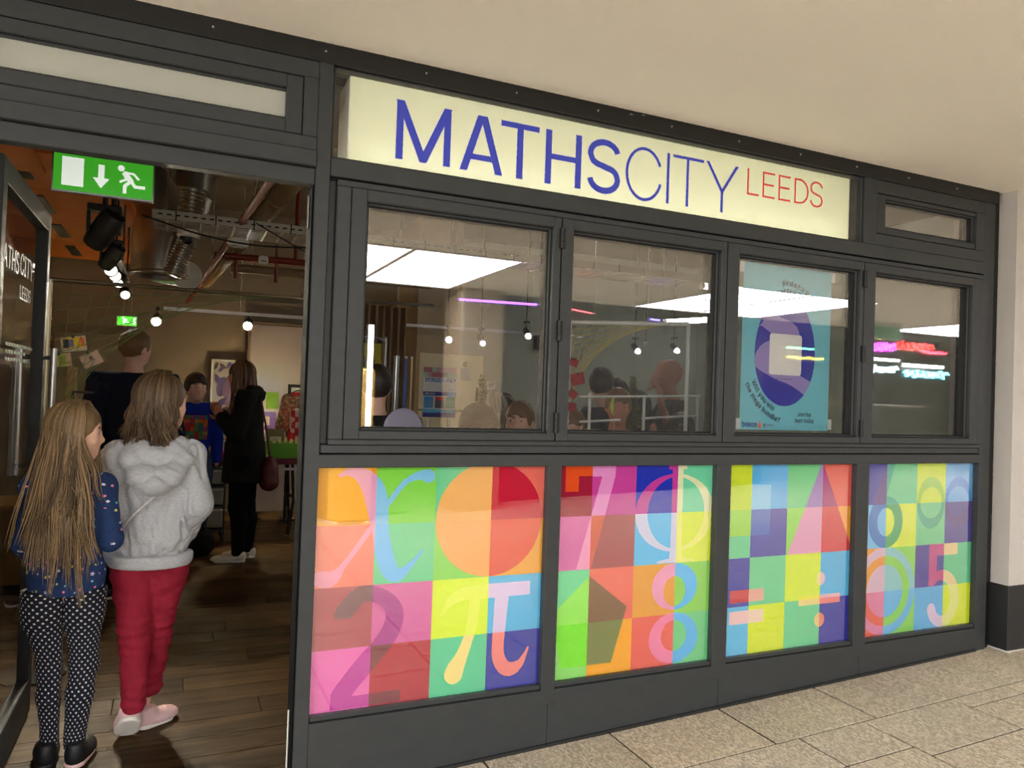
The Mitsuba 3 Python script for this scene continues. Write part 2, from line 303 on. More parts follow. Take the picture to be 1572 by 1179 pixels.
panel('colourful printed panel with an x, orange circle, 2 and pi sign, beside the door', .047, .936, (.264, .488, .712),
      [[(238, 176, 66), (140, 222, 80), (108, 212, 160), (236, 118, 104)], [(242, 138, 118), (112, 216, 160), (142, 222, 92), (242, 176, 60)],
       [(184, 84, 100), (222, 110, 175), (226, 248, 52), (90, 195, 238)], [(238, 118, 192), (190, 50, 70), (96, 214, 164), (50, 62, 172)]],
      [(xsym, {(0, 0): (228, 165, 205), (1, 0): (135, 205, 242), (2, 0): (150, 205, 242), (0, 1): (242, 165, 190), (1, 1): (120, 200, 248)}),
       (ell(.709, .897, .2185, .218), {(2, 0): (242, 186, 108), (3, 0): (204, 28, 62), (2, 1): (248, 180, 98), (3, 1): (232, 88, 62)}),
       (two, {(0, 2): (134, 90, 100), (1, 2): (182, 62, 152), (0, 3): (204, 66, 172), (1, 3): (136, 58, 74)}),
       (pi, {(2, 2): (238, 252, 96), (3, 2): (226, 210, 242), (2, 3): (252, 232, 150), (3, 3): (248, 145, 140)})])
ELL = Polygon([(1.030, 1.101), (1.154, 1.101), (1.154, 1.056), (1.091, 1.056), (1.091, .994), (1.030, .994)])
seven = Polygon([(1.154, 1.101), (1.2655, 1.101), (1.263, 1.056), (1.160, .680), (1.091, .680), (1.200, 1.054), (1.154, 1.054)])
pent = Polygon([(1.155, .65), (1.338, .513), (1.269, .288), (1.040, .290), (.98, .50)])
eight = unary_union([ell(1.579, .578, .118, .100).difference(ell(1.577, .558, .057, .064)), ell(1.580, .358, .127, .108).difference(ell(1.580, .368, .066, .066))])
Phi = unary_union([ell(1.570, .8945, .205, .1665).difference(ell(1.575, .8945, .148, .153)), sbox(1.549, .70, 1.606, 1.09), Polygon([(1.483, .680), (1.672, .680), (1.672, .690), (1.612, .70), (1.606, .745), (1.549, .745), (1.543, .70), (1.483, .690)]), sbox(1.53, 1.08, 1.625, 1.101)])
panel('colourful printed panel with a pentagon, a figure 7, a Greek phi and a figure 8', .995, 1.763, (1.154, 1.366, 1.578),
      [[(166, 14, 58), (206, 66, 166), (24, 48, 188), (118, 220, 178)], [(222, 108, 182), (176, 84, 94), (92, 200, 246), (226, 242, 72)],
       [(112, 226, 166), (242, 120, 104), (236, 170, 58), (150, 222, 96)], [(150, 232, 118), (252, 180, 36), (238, 104, 94), (118, 216, 150)]],
      [(ELL, {(0, 0): (232, 84, 22)}), (seven, {(1, 0): (232, 152, 212), (1, 1): (216, 100, 74), (0, 1): (246, 166, 206)}),
       (pent, {(0, 2): (160, 242, 98), (1, 2): (140, 104, 74), (0, 3): (128, 238, 30), (1, 3): (130, 140, 78)}),
       (eight, {(2, 2): (242, 166, 202), (3, 2): (98, 200, 252), (2, 3): (246, 140, 182), (3, 3): (98, 195, 246)}),
       (Phi, {(2, 0): (202, 58, 166), (3, 0): (232, 236, 196), (2, 1): (212, 216, 242), (3, 1): (242, 246, 140)})])
panel('colourful printed panel with an equals sign, a divide sign and a pink triangle', 1.840, 2.607, (1.987, 2.200, 2.419),
      [[(216, 236, 56), (96, 190, 242), (112, 216, 150), (236, 98, 88)], [(112, 216, 164), (74, 78, 180), (158, 226, 98), (246, 170, 56)],
       [(68, 68, 176), (122, 220, 164), (226, 246, 60), (92, 196, 242)], [(98, 200, 242), (226, 242, 36), (118, 220, 164), (54, 54, 176)]],
      [(sbox(1.868, .777, 2.100, 1.006), {(0, 0): (200, 226, 36), (1, 0): (150, 212, 246), (0, 1): (170, 226, 84), (1, 1): (78, 118, 202)}),
       (Polygon([(2.415, 1.110), (2.208, .678), (2.65, .62)]).intersection(sbox(2.2, .678, 2.7, 1.2)), {(2, 0): (166, 130, 202), (3, 0): (176, 28, 130), (2, 1): (232, 170, 206), (3, 1): (222, 62, 78)}),
       (sbox(1.878, .479, 2.073, .535), {(0, 2): (216, 68, 78), (1, 2): (238, 186, 170)}), (sbox(1.878, .383, 2.074, .441), {(0, 3): (242, 206, 206), (1, 3): (246, 222, 202)}),
       (sbox(2.286, .434, 2.550, .478), {(2, 2): (246, 242, 76), (3, 2): (242, 190, 202), (2, 3): (246, 226, 150), (3, 3): (246, 140, 140)}),
       (ell(2.4195, .5545, .030, .0325), {(2, 2): (242, 242, 150), (3, 2): (236, 202, 216)}), (ell(2.4195, .360, .0325, .0335), {(2, 3): (242, 222, 150), (3, 3): (246, 150, 130)})])
ring = lambda cx, cz, a, b, c, d: ell(cx, cz, a, b).difference(ell(cx, cz, c, d))
zero = unary_union([ring(2.855, .463, .215, .219, .175, .174), ell(2.855, .463, .127, .131)])
six = unary_union([ring(2.8505, .806, .1195, .130, .060, .071), Polygon([(2.849, 1.101), (2.910, 1.101), (2.85, .934), (2.815, .920), (2.745, .868)])])
five = unary_union([Polygon([(3.175, .678), (3.392, .678), (3.392, .618), (3.234, .618), (3.234, .515), (3.215, .475), (3.175, .458)]),
                    brush([(3.205, .475), (3.228, .505), (3.275, .515), (3.335, .490), (3.372, .430), (3.370, .350), (3.325, .285), (3.262, .275), (3.215, .305), (3.198, .342)], [.03, .045, .055, .062, .066, .066, .062, .06, .06, .062])])
panel('colourful printed panel with a 6, an infinity loop and a 5, nearest the white column', 2.689, 3.501, (2.851, 3.070, 3.286),
      [[(64, 64, 176), (112, 216, 164), (216, 236, 56), (118, 190, 242)], [(118, 200, 242), (226, 242, 60), (122, 216, 160), (84, 78, 166)],
       [(236, 166, 62), (150, 222, 94), (68, 58, 166), (112, 216, 164)], [(236, 98, 84), (142, 222, 104), (98, 190, 238), (226, 242, 36)]],
      [(six, {(0, 0): (92, 60, 152), (1, 0): (68, 190, 164), (0, 1): (36, 130, 206), (1, 1): (68, 180, 108)}),
       (ring(3.178, .894, .105, .134, .081, .081), {(2, 0): (164, 216, 66), (2, 1): (66, 186, 150)}), (ring(3.390, .894, .105, .132, .085, .081), {(3, 0): (74, 154, 232), (3, 1): (92, 64, 150)}),
       (zero, {(0, 2): (226, 196, 216), (1, 2): (150, 212, 216), (0, 3): (232, 138, 182), (1, 3): (108, 196, 242)}),
       (five, {(2, 2): (206, 74, 150), (3, 2): (242, 222, 170), (2, 3): (226, 210, 236), (3, 3): (236, 242, 150)})])
# ---------------------------------------------------------------- paving, ceiling, column
fl = struct('floor')
def pave(x0, x1, y0, y1, t):
    P = [(x, y, GZ(x) + dz) for x, y, dz in [(x0, y0, -.012), (x1, y0, -.012), (x1, y1, -.012), (x0, y1, -.012), (x0, y0, -.0015), (x1, y0, -.0015), (x1, y1, -.0015), (x0, y1, -.0015), (x0 + .0015, y0 + .0015, 0), (x1 - .0015, y0 + .0015, 0), (x1 - .0015, y1 - .0015, 0), (x0 + .0015, y1 - .0015, 0)]]
    F = [(0, 1, 5, 4), (1, 2, 6, 5), (2, 3, 7, 6), (3, 0, 4, 7), (4, 5, 9, 8), (5, 6, 10, 9), (6, 7, 11, 10), (7, 4, 8, 11), (8, 9, 10, 11)]
    add(fl, 'tile', (np.array(P), np.array(F)), 'm_tile%d' % t)
g_ = .0042
def strip(x0, x1, ys):
    for a, b in zip(ys[:-1], ys[1:]): pave(x0 + g_, x1 - g_, b + g_, a - g_, rng.integers(3))
for i, x in enumerate([-.95, -.40, .15, .70, 1.25, 1.803, 2.355, 2.90, 3.44]): strip(x, x + .55 if x < 3 else 4.1, [-.012, -.38])
edges = [-1.55, -1.0, -.645, -.09, .265, .815, 1.36, 1.916, 2.272, 2.818, 3.185, 3.735, 4.09, 4.64, 5.0, 5.55, 5.9]
cuts = {6: [-.62, -.97, -1.5], 7: [-.618, -1.0, -1.36], 8: [-.694, -1.25, -1.6], 9: [-.475, -.84, -1.2]}
for i in range(len(edges) - 1):
    ys = [-.38] + cuts.get(i, []); 
    while ys[-1] > -5.3: ys.append(max(ys[-1] - float(rng.choice([.36, .36, .55])), -5.4) if ys[-1] > -5.04 else -5.4)
    strip(edges[i], edges[i + 1], ys)
sl = lambda x0, x1, y0, y1, dz: np.array([(x0, y0, GZ(x0) + dz), (x1, y0, GZ(x1) + dz), (x1, y1, GZ(x1) + dz), (x0, y1, GZ(x0) + dz)])
add(fl, 'bed', (sl(-9, 17, -5.45, .0, -.004), np.array([[0, 1, 2], [0, 2, 3]])), 'm_grout')
add(fl, 'paving_far', cat([trimesh.Trimesh(sl(a, b, -5.42, -.02, -.001), [[0, 1, 2], [0, 2, 3]], process=False) for a, b in ((-9, -1.56), (5.9, 17))]), 'm_tile0')
add(fl, 'paving_far', trimesh.Trimesh(sl(-9, 17, -12, -5.43, -.001), [[0, 1, 2], [0, 2, 3]], process=False), 'm_tile2')
add('', struct('ceiling'), bx(-9, 17, -5.4, -.030, 2.56, 2.70), 'm_ceiling')
def light_panel(x0, y0, label):
    k = thing('ceiling_light', label, 'light')
    add(k, 'frame', ring_frame((x0 - .02, x0 + 1.98, y0 - .02, y0 + 1.98), (x0, x0 + 1.96, y0, y0 + 1.96), 0, .014).apply_transform(np.array([[1, 0, 0, 0], [0, 0, 1, 0], [0, 1, 0, 2.546], [0, 0, 0, 1]])), 'm_white')
    for a in (0, 1):
        for b in (0, 1):
            q = x0 + a * 1.0, y0 + b * 1.0
            v = np.array([(q[0], q[1], 2.552), (q[0] + .96, q[1], 2.552), (q[0] + .96, q[1] + .96, 2.552), (q[0], q[1] + .96, 2.552)])
            add(k, 'panel', (v, np.array([[0, 2, 1], [0, 3, 2]])), 'm_white', emit=[L_PANEL * c for c in (.97, .985, 1.0)])
light_panel(.36, -5.26, 'square four-part light panel in the arcade ceiling, mirrored in the window nearest the door')
light_panel(4.78, -5.26, 'square four-part light panel in the arcade ceiling, mirrored in the window with the blue poster')
light_panel(-4.06, -5.26, 'square four-part light panel in the arcade ceiling to the left of the camera')
light_panel(9.2, -5.26, 'square four-part light panel in the arcade ceiling far along to the right')
wr = struct('wall_right')
add(wr, 'column', bx(3.642, 4.7, -.108, .25, .40, 2.58), 'm_paintwhite')
add(wr, 'plinth', bx(3.636, 4.71, -.114, .25, .0, .458, .004), 'm_frame_dark')
add(wr, 'mastic_line', bx(3.630, 4.71, -.120, .25, .05, GZ(3.66) + .006), 'm_white')
add(wr, 'wall', bx(4.7, 17, .0, .25, 0, 2.58), 'm_paintwhite')
def adds(parent, name, meshes, bsdf, **kw):
    for m in meshes: add(parent, name, m, bsdf, **kw)
# ---------------------------------------------------------------- the far side of the arcade (seen mirrored in the glass)
mat('m_dark', lin(52, 50, 46), .8); mat('m_beige', lin(158, 140, 116), .7); mat('m_brown', lin(92, 70, 50), .7); mat('m_counter', lin(44, 44, 42), .4); mat('m_lightgrey', lin(170, 168, 160), .6)
wb = struct('wall_back')
add(wb, 'pillar', bx(2.45, 2.95, -5.75, -5.12, -.1, 2.58, .01), 'm_beige')
add(wb, 'fascia', bx(.95, 17, -5.75, -5.40, 2.50, 2.9), 'm_dark')
add(wb, 'shop_wall', bx(.95, 17, -9.7, -9.5, -.1, 2.9), 'm_dark')
add(wb, 'shop_ceiling', bx(.95, 17, -9.6, -5.5, 2.75, 2.9), 'm_dark')
add(wb, 'partition', bx(.95, 1.1, -9.6, -5.4, -.1, 2.9), 'm_beige')
add(wb, 'shopfront', bx(2.95, 7.2, -5.75, -5.6, -.05, 2.5), 'm_dark')
add(wb, 'end_wall', bx(16.9, 17, -9.6, 0, 0, 2.9), 'm_lightgrey')
k = thing('banner_stand', 'yellow curved opening-times stand across the arcade, mirrored in the panel with the x', 'sign stand')
mat('m_amber', lin(236, 190, 90), .5)
add(k, 'board', mv(lathe([(.20, 0), (.22, .02), (.22, 1.55), (.20, 1.57), (0, 1.57)], 32), 1.27, -5.15, .03), 'm_amber', smooth=40)
add(k, 'base', mv(lathe([(0, .03), (.26, .03), (.27, .015), (.27, 0)], 32), 1.27, -5.15, .01), 'm_steel', smooth=40)
def emitmat(c, L): return [L * x for x in lin(*c)]
def scribble(label, x0, x1, z0, z1, y, c, L, seed, n=26, r=.016):
    g = np.random.default_rng(seed); k = thing('neon_sign', label, 'neon sign', None)
    t = np.linspace(0, 1, n); pts = []
    for i, a in enumerate(t):
        pts.append((x0 + (x1 - x0) * (a + .035 * math.sin(i * 2.1)), y, z0 + (z1 - z0) * (.5 + .5 * math.sin(i * 1.9 + g.uniform(-.5, .5)) * g.uniform(.5, 1))))
    add(k, 'tube', tube(spline(pts, 4), r, 6), 'm_white', emit=emitmat(c, L * 2.5))
    add(k, 'backing', bx(x0 - .06, x1 + .06, y - .06, y - .03, z0 - .05, z1 + .05), 'm_black'); adds(k, 'hanger', [cyl((x, y - .045, z1), (x, y - .045, 2.75), .004, 5) for x in (x0, x1)], 'm_steel')
scribble('magenta neon lettering mirrored at the left edge of the end window', 9.75, 10.35, 2.30, 2.46, -6.0, (235, 30, 235), 7, 1)
scribble('yellow-green neon lettering just over the magenta one, mirrored in the end window', 9.80, 10.25, 2.50, 2.60, -6.0, (170, 190, 20), 3, 2, 14)
scribble('dim red neon lettering mirrored in the middle of the end window', 11.7, 12.9, 2.48, 2.68, -7.2, (220, 40, 40), 3, 3)
scribble('small bright red neon lettering mirrored towards the right of the end window', 12.6, 13.3, 2.46, 2.54, -7.2, (250, 40, 60), 6, 4, 18, .014)
scribble('white-cyan neon lettering mirrored low at the left of the end window', 10.75, 11.55, 2.02, 2.16, -6.9, (200, 255, 255), 6, 5)
scribble('pale cyan neon lettering mirrored below the white tube in the end window', 12.0, 13.2, 1.98, 2.14, -7.1, (90, 225, 235), 5, 6)
scribble('yellow neon line mirrored across the blue poster', 9.05, 9.8, 2.19, 2.21, -7.0, (255, 225, 20), 7, 7, 8, .02)
def batten(label, p0, p1, c, L, r=.02, name='tube_light', catg='light', ceil=3.3):
    k = thing(name, label, catg); p0, p1 = np.array(p0, float), np.array(p1, float); u = (p1 - p0) / np.linalg.norm(p1 - p0)
    add(k, 'tube', cyl(p0, p1, r, 8), 'm_white', emit=emitmat(c, L))
    for q, e in ((p0 - u * .03, p0), (p1, p1 + u * .03)):
        add(k, 'end_cap', cyl(q, e, r * 1.15, 8), 'm_white'); add(k, 'wire', cyl((q + e) / 2, (*((q + e) / 2)[:2], ceil), .0015, 5), 'm_steel')
    return k
batten('white tube light mirrored at the left edge of the end window', (10.9, -7, 2.27), (11.7, -7, 2.27), (255, 255, 245), 14, .03, ceil=2.75)
batten('white tube light mirrored over the cyan lettering in the end window', (11.8, -7, 2.2), (12.9, -7, 2.2), (255, 255, 245), 14, .035, ceil=2.75)
batten('short green line light mirrored over the QR-code area of the poster'.replace('QR-code area', 'purple egg'), (9.0, -7, 2.36), (9.6, -7, 2.36), (60, 220, 110), 12, .018, ceil=2.75)
k = thing('serving_counter', 'dark serving counter across the arcade, mirrored low in the end window', 'counter')
add(k, 'front', bx(10.3, 12.05, -7.4, -6.8, .2, 1.42), 'm_counter'); add(k, 'worktop', bx(10.25, 12.1, -7.45, -6.75, 1.42, 1.46), 'm_lightgrey'); add(k, 'plinth', bx(10.3, 12.0, -7.4, -6.85, .2, .34), 'm_dark')
k = thing('exit_sign', 'green exit sign of the arcade, mirrored at the top left of the end window', 'sign')
mat('m_green', lin(40, 150, 90), .5)
add(k, 'face', bx(8.15, 8.75, -4.62, -4.60, 2.35, 2.50), 'm_green'); add(k, 'housing', bx(8.13, 8.77, -4.66, -4.62, 2.33, 2.56), 'm_white')
# ---------------------------------------------------------------- inside the shop: shell
mat('m_wallbrown', proc(lambda p, n, uv: mix((.155, .132, .098), (.195, .168, .125), fbm(p.x * 2, p.y * 2, p.z * 2))), .75)
mat('m_wallgreen', proc(lambda p, n, uv: mix((.42, .45, .39), (.47, .50, .44), fbm(p.x * 2, p.y * 2, p.z * 2))), .75)
mat('m_wallpale', lin(205, 196, 190), .7); mat('m_slab', proc(lambda p, n, uv: mix((.035, .03, .024), (.06, .05, .036), fbm(p.x * 3, p.y * 3, p.z))), .9)
mat('m_orange', proc(lambda p, n, uv: mix((.62, .18, .035), (.74, .24, .05), fbm(p.x * 6, p.y * 6, p.z * 6))), .65)
def woodcol(p, n, uv, seed):
    g = fbm(p.x * 3 + seed * 7, p.y * 60 + 3 * noise(p.x * 2, p.y * 6, seed), seed * 3.0, 4); k = smoothstep(.55, .75, noise(p.x * 2.2 + seed, p.y * 9, seed))
    return mix((.020, .0105, .0038), (.078, .043, .016), g) * (1 - .45 * k)
for i in range(4): mat('m_wood%d' % i, proc(lambda p, n, uv, i=i: woodcol(p, n, uv, i * 1.7) * (0.8 + .16 * i)), .46, spec=.10)
f2 = struct('floor')
def board(x0, x1, y0, y1, t):
    add(f2, 'board', bx(x0 + .0012, x1 - .0012, y0 + .0012, y1 - .0012, -.02, 0, .0012), 'm_wood%d' % t)
y = .02; row = 0
while y < 5.2:
    x = -1.9 - float(rng.uniform(0, 1.0)); lim = 1.7
    while x < lim:
        L_ = float(rng.choice([1.1, 1.35, 1.6])); board(max(x, -1.9), min(x + L_, lim), y, y + .165, rng.integers(4)); x += L_
    y += .165; row += 1
add(f2, 'subfloor', bx(-1.9, 6.5, .06, 6.6, -.06, -.012), 'm_rubber')
add(f2, 'boards_far', cat([bx(1.7, 6.5, .06, 6.2, -.02, 0), bx(-1.9, 1.7, y, 6.2, -.02, 0)]), 'm_wood2')
add(f2, 'threshold', bx(-.945, -.006, -.03, .02, -.06, .004, .002), 'm_steel', label='metal threshold strip')
wl = struct('wall_left'); add(wl, 'plaster', bx(-2.1, -1.9, -.0, 6.4, -.05, 3.4), 'm_wallbrown')
wk = struct('wall_rear')
add(wk, 'plaster', bx(-2.1, 2.1, 6.1, 6.3, -.05, 3.4), 'm_wallbrown'); add(wk, 'plaster', bx(2.1, 6.6, 6.1, 6.3, -.05, 3.4), 'm_wallgreen')
add(wk, 'lining_panel', bx(.30, 1.55, 6.0, 6.09, -.0, 2.06, .006), 'm_wallpale', label='pale lining panel')
add(wk, 'panel_trim', cat([cyl((.29, 5.99, 0), (.29, 5.99, 2.09), .018, 8), cyl((.29, 5.99, 2.08), (1.55, 5.99, 2.08), .012, 8)]), 'm_beige')
add(wk, 'column', bx(1.95, 2.45, 5.2, 6.1, -.05, 3.4), 'm_beige')
wr2 = struct('wall_side'); add(wr2, 'plaster', bx(6.4, 6.6, .07, 6.3, -.05, 3.4), 'm_wallgreen')
add('', struct('ceiling'), bx(-2.1, 6.6, .07, 6.3, 3.3, 3.45), 'm_slab')
wf2 = struct('wall_over_front'); add(wf2, 'bulkhead', bx(-3.2, 6.6, .21, .30, 2.52, 3.4), 'm_dark'); add(wf2, 'cover', bx(-3.2, 6.6, -.03, .25, 2.572, 2.60), 'm_dark'); add(wf2, 'return', bx(3.645, 6.6, .08, .30, -.05, 2.6), 'm_wallgreen'); add(wf2, 'side', bx(-3.2, -2.1, -.0, .3, -.1, 3.4), 'm_dark')
add(wf2, 'back_board', bx(.05, 3.645, .075, .09, -.05, 1.12), 'm_dark')
add(wf2, 'back_board', bx(-2.1, -.95, .075, .09, -.05, 2.5), 'm_dark'); add(wf2, 'back_board', bx(-.95, .003, .10, .12, 2.2, 2.52), 'm_dark')
sf = thing('orange_soffit', 'orange slotted metal deck under the ceiling on the left of the shop', 'ceiling panel')
for j in range(4):
    y0 = 2.0 + j * 1.01
    add(sf, 'deck_panel', bx(-1.895, -.77, y0, y0 + 1.0, 2.60, 2.63, .004), 'm_orange')
    add(sf, 'slot', bx(-1.33 - .02 * j, -1.25 - .02 * j, y0 + .18, y0 + .74, 2.592, 2.602), 'm_rubber', label='dark slot')
add(sf, 'edge_beam', bx(-.80, -.74, 2.0, 6.05, 2.56, 2.72), 'm_orange'); add(sf, 'edge_beam', bx(-1.895, -.74, 1.95, 2.0, 2.56, 2.72), 'm_orange')
ob = thing('orange_beam', 'orange steel beam inside over the open door leaf', 'beam'); add(ob, 'flange', bx(-1.22, -1.07, .3, 1.9, 2.44, 2.46), 'm_orange'); add(ob, 'web', bx(-1.15, -1.13, .3, 1.9, 2.46, 2.62), 'm_orange')
# ---------------------------------------------------------------- the open door leaf
d = struct('door_1'); LX = -.925
def leafbar(y0, y1, z0, z1, nm='rail'): add(d, nm, bx(LX - .022, LX + .022, y0, y1, z0, z1, .003), 'm_leaf_frame')
leafbar(.05, .115, .012, 2.05, 'stile'); leafbar(.905, .97, .012, 2.05, 'stile'); leafbar(.115, .905, 1.975, 2.05); leafbar(.115, .905, .012, .16)
vv = np.array([(LX, .115, .16), (LX, .905, .16), (LX, .905, 1.975), (LX, .115, 1.975)]); add(d, 'pane', (vv, np.array([[0, 1, 2], [0, 2, 3]])), 'm_pane')
def pull(x, s):
    return cat([cyl((x, .93, .98), (x, .93, 1.50), .013, 14)])
add(d, 'handle', pull(LX + .055, 1), 'm_steel', smooth=40, label='long steel pull handle'); add(d, 'handle', pull(LX - .075, -1), 'm_steel', smooth=40, label='long steel pull handle')
adds(d, 'handle_mount', [cyl((LX - .075, .93, z), (LX + .055, .93, z), .008, 10) for z in (1.02, 1.46)], 'm_black', smooth=40)
def vinyl(s, h, y, z, bold=False, maxw=None):
    m = meshkit.text_mesh(s, h, .0006, bold)
    w = m.vertices[:, 0].max(); v = m.vertices
    if maxw and w > maxw: v = v * [maxw / w, 1, 1]; w = maxw
    m.vertices = np.stack([LX + .0008 + v[:, 2], y - w + v[:, 0], z + v[:, 1]], 1); return m
mat('m_vinyl', lin(235, 236, 232), .5)
add(d, 'lettering', vinyl('MATHS', .075, .462, 1.735, maxw=.34), 'm_vinyl', label='white lettering MATHSCITY'); add(d, 'lettering', vinyl('CITY', .075, .735, 1.742, maxw=.26), 'm_vinyl'); add(d, 'lettering', vinyl('LEEDS', .05, .705, 1.655, maxw=.26), 'm_vinyl', label='white lettering LEEDS')
mat('m_hazyprint', lin(150, 165, 150), .6)
for z, w in ((1.48, .5), (1.455, .4), (1.43, .46)): adds(d, 'small_print', [bx(LX + .0008, LX + .0014, .30 + .045 * j, .335 + .045 * j, z, z + .012) for j in range(int(w / .045))], 'm_hazyprint')
# ---------------------------------------------------------------- lit exit signs
mat('m_signgreen', lin(20, 110, 16), .4)
def runman(cx, cz, s):
    P = lambda *q: Polygon([(cx + a * s, cz + b * s) for a, b in q])
    L_ = lambda w, *q: line([(cx + a * s, cz + b * s) for a, b in q], w * s, join='mitre')
    return unary_union([Point(cx - .30 * s, cz + .36 * s).buffer(.115 * s), L_(.20, (-.20, .22), (.06, -.12)), L_(.085, (-.22, .22), (.12, .20), (.30, -.0)), L_(.085, (-.20, .20), (-.12, -.03), (-.34, -.16)), L_(.12, (.02, -.06), (.18, -.27), (.52, -.27)), L_(.12, (.06, -.06), (-.16, -.28), (-.16, -.56))])
def exitsign(label, x0, x1, z0, z1, y, door, arrow, man, L, hang):
    k = thing('exit_sign', label, 'sign'); m = []
    doorp = sbox(*door); ar = Polygon(arrow) if arrow else Polygon(); mp = runman(*man); pic = unary_union([doorp, ar, mp])
    g = sbox(x0, z0, x1, z1)
    for nm, s, c in (('green_face', g.difference(pic), lin(66, 172, 40)), ('pictogram', pic.intersection(g), lin(225, 240, 232))):
        v, f = flat(s); v = np.stack([v[:, 0], np.full(len(v), y), v[:, 1]], 1)
        nr = np.cross(v[f[:, 1]] - v[f[:, 0]], v[f[:, 2]] - v[f[:, 0]])[:, 1]; f[nr > 0] = f[nr > 0][:, ::-1]
        add(k, nm, (v, f), 'm_signgreen' if nm == 'green_face' else 'm_white', emit=[L * q for q in c])
    add(k, 'housing', cat([bx(x0 - .004, x1 + .004, y + .002, y + .022, z0 - .005, z1 + .004), bx(x0 - .004, x0, y - .004, y + .01, z0, z1), bx(x1, x1 + .004, y - .004, y + .01, z0, z1), bx(x0 - .004, x1 + .004, y - .004, y + .01, z0 - .006, z0)]), 'm_steel')
    adds(k, 'hanger', [cyl((x, y + .012, z1), (x, y + .012, hang), .002, 6) for x in (x0 + .05, x1 - .05)], 'm_steel')
exitsign('green lit exit sign with arrow and running figure hung just inside the door', -.828, -.512, 2.043, 2.172, .42, (-.803, 2.061, -.735, 2.163),
         [(-.690, 2.150), (-.670, 2.150), (-.670, 2.102), (-.653, 2.102), (-.680, 2.065), (-.707, 2.102), (-.690, 2.102)], (-.588, 2.112, .098), .33, 2.6)
exitsign('small green exit sign far inside, over the man in navy', -.97, -.80, 1.93, 2.02, 5.6, (-.83, 1.945, -.81, 2.01), None, (-.90, 1.98, .07), 1.3, 2.6)
# ---------------------------------------------------------------- lamps
def spotlamp(label, pos, aim, I, group=None, L=40, r=.035, ceil=None, cut=50, c=(1, .80, .48), bulb=0):
    k = thing('spot_lamp', label, 'lamp', group); pos = np.array(pos, float); a = np.array(aim, float) - pos; a /= np.linalg.norm(a)
    add(k, 'can', mv(lathe([(.0, -.13), (r * .9, -.13), (r * 1.15, -.10), (r * 1.3, .0), (r * 1.3, .012), (r * 1.12, .012), (r * 1.1, -.002)], 16, axis=a), *pos), 'm_black', smooth=40)
    if bulb: add(k, 'bulb', trimesh.creation.icosphere(2, r * 1.0).apply_translation(pos + a * .03), 'm_white', emit=[bulb * x for x in c])
    else: add(k, 'bulb', mv(lathe([(r * 1.1, 0), (r * .8, .012), (0, .018)], 16, axis=a), *pos), 'm_white', emit=[L * x for x in c])
    b = pos - a * .07
    if ceil: add(k, 'drop_rod', cyl((b[0], b[1], b[2] + .1), (b[0], b[1], ceil), .005, 6), 'm_black')
    add(k, 'bracket', cat([cyl(b, (b[0], b[1], b[2] + .09), .006, 6), bx(b[0] - .015, b[0] + .015, b[1] - .04, b[1] + .04, b[2] + .085, b[2] + .11)]), 'm_black')
    scene[k + '_beam'] = {'type': 'spot', 'to_world': T().look_at(origin=(pos + a * .03).tolist(), target=(pos + a).tolist(), up=[0.1, 0.2, 1]), 'intensity': rgb([I * x for x in c]), 'cutoff_angle': cut, 'beam_width': cut * .6}
    return k
def track(label, p0, p1, ceil=3.3):
    k = thing('lighting_track', label, 'lighting track'); p0, p1 = np.array(p0, float), np.array(p1, float)
    d_ = (p1 - p0) / np.linalg.norm(p1 - p0); s_ = np.array([-d_[1], d_[0], 0])
    m = bx(0, np.linalg.norm(p1 - p0), -.016, .016, 0, .03); Mx = np.eye(4); Mx[:3, 0] = d_; Mx[:3, 1] = s_; Mx[:3, 2] = np.cross(d_, s_); Mx[:3, 3] = p0; m.apply_transform(Mx); add(k, 'rail', m, 'm_steel')
    adds(k, 'drop_rod', [cyl(p0 + d_ * t * np.linalg.norm(p1 - p0) + [0, 0, .03], np.array([*(p0 + d_ * t * np.linalg.norm(p1 - p0))[:2], ceil]), .004, 6) for t in (.15, .5, .85)], 'm_steel')
track('steel lighting track across the back of the shop', (-.55, 5.0, 2.055), (3.9, 5.0, 2.075))
spotlamp('glowing warm spot lamp above the man in navy', (-.608, 4.98, 1.945), (-.9, .8, 0), 90, bulb=600)
spotlamp('glowing warm spot lamp beside the pale lining panel', (.189, 4.98, 1.96), (-.45, .6, 0), 230, bulb=700)
tr = thing('lighting_track', 'dark lighting track carrying four bright spots below the orange deck', 'lighting track'); add(tr, 'rail', cyl((-.74, 1.9, 2.10), (-.80, 4.0, 2.16), .02, 8), 'm_black'); adds(tr, 'drop_rod', [cyl((x, y_, 2.1), (x, y_, 3.3), .006, 6) for x, y_ in ((-.745, 2.1), (-.77, 3.0), (-.79, 3.8))], 'm_black')
for i, (px_, nm) in enumerate(((( -.757, 1.95, 1.978), 'nearest'), ((-.772, 2.45, 2.012), 'second'), ((-.790, 3.0, 2.035), 'third'), ((-.77, 3.35, 1.997), 'farthest'))):
    spotlamp('bright white spot lamp, %s of the four below the orange deck' % nm, px_, (px_[0] + (.35 if i != 2 else -.4), px_[1] - 2.2, .9), 6, L=12, r=.028, c=(1, .88, .66), cut=40)
for nm, p in (('first of the row seen through the window nearest the door', (1.90, 4.0, 1.885)), ('small dim spot lamp, second of the row', (2.24, 4.0, 1.876)), ('large spot lamp at the right edge of the window nearest the door', (2.72, 4.0, 1.972)), ('left of two over the bald man', (4.0, 4.0, 1.897)), ('right of two over the bald man', (4.5, 4.0, 1.93))):
    spotlamp(('white spot lamp, ' + nm) if 'lamp' not in nm else nm, p, (p[0] - .3, 2.0, .8), 14, r=.026, c=(1, .93, .8), bulb=14 if 'dim' in nm else 160, ceil=3.3)
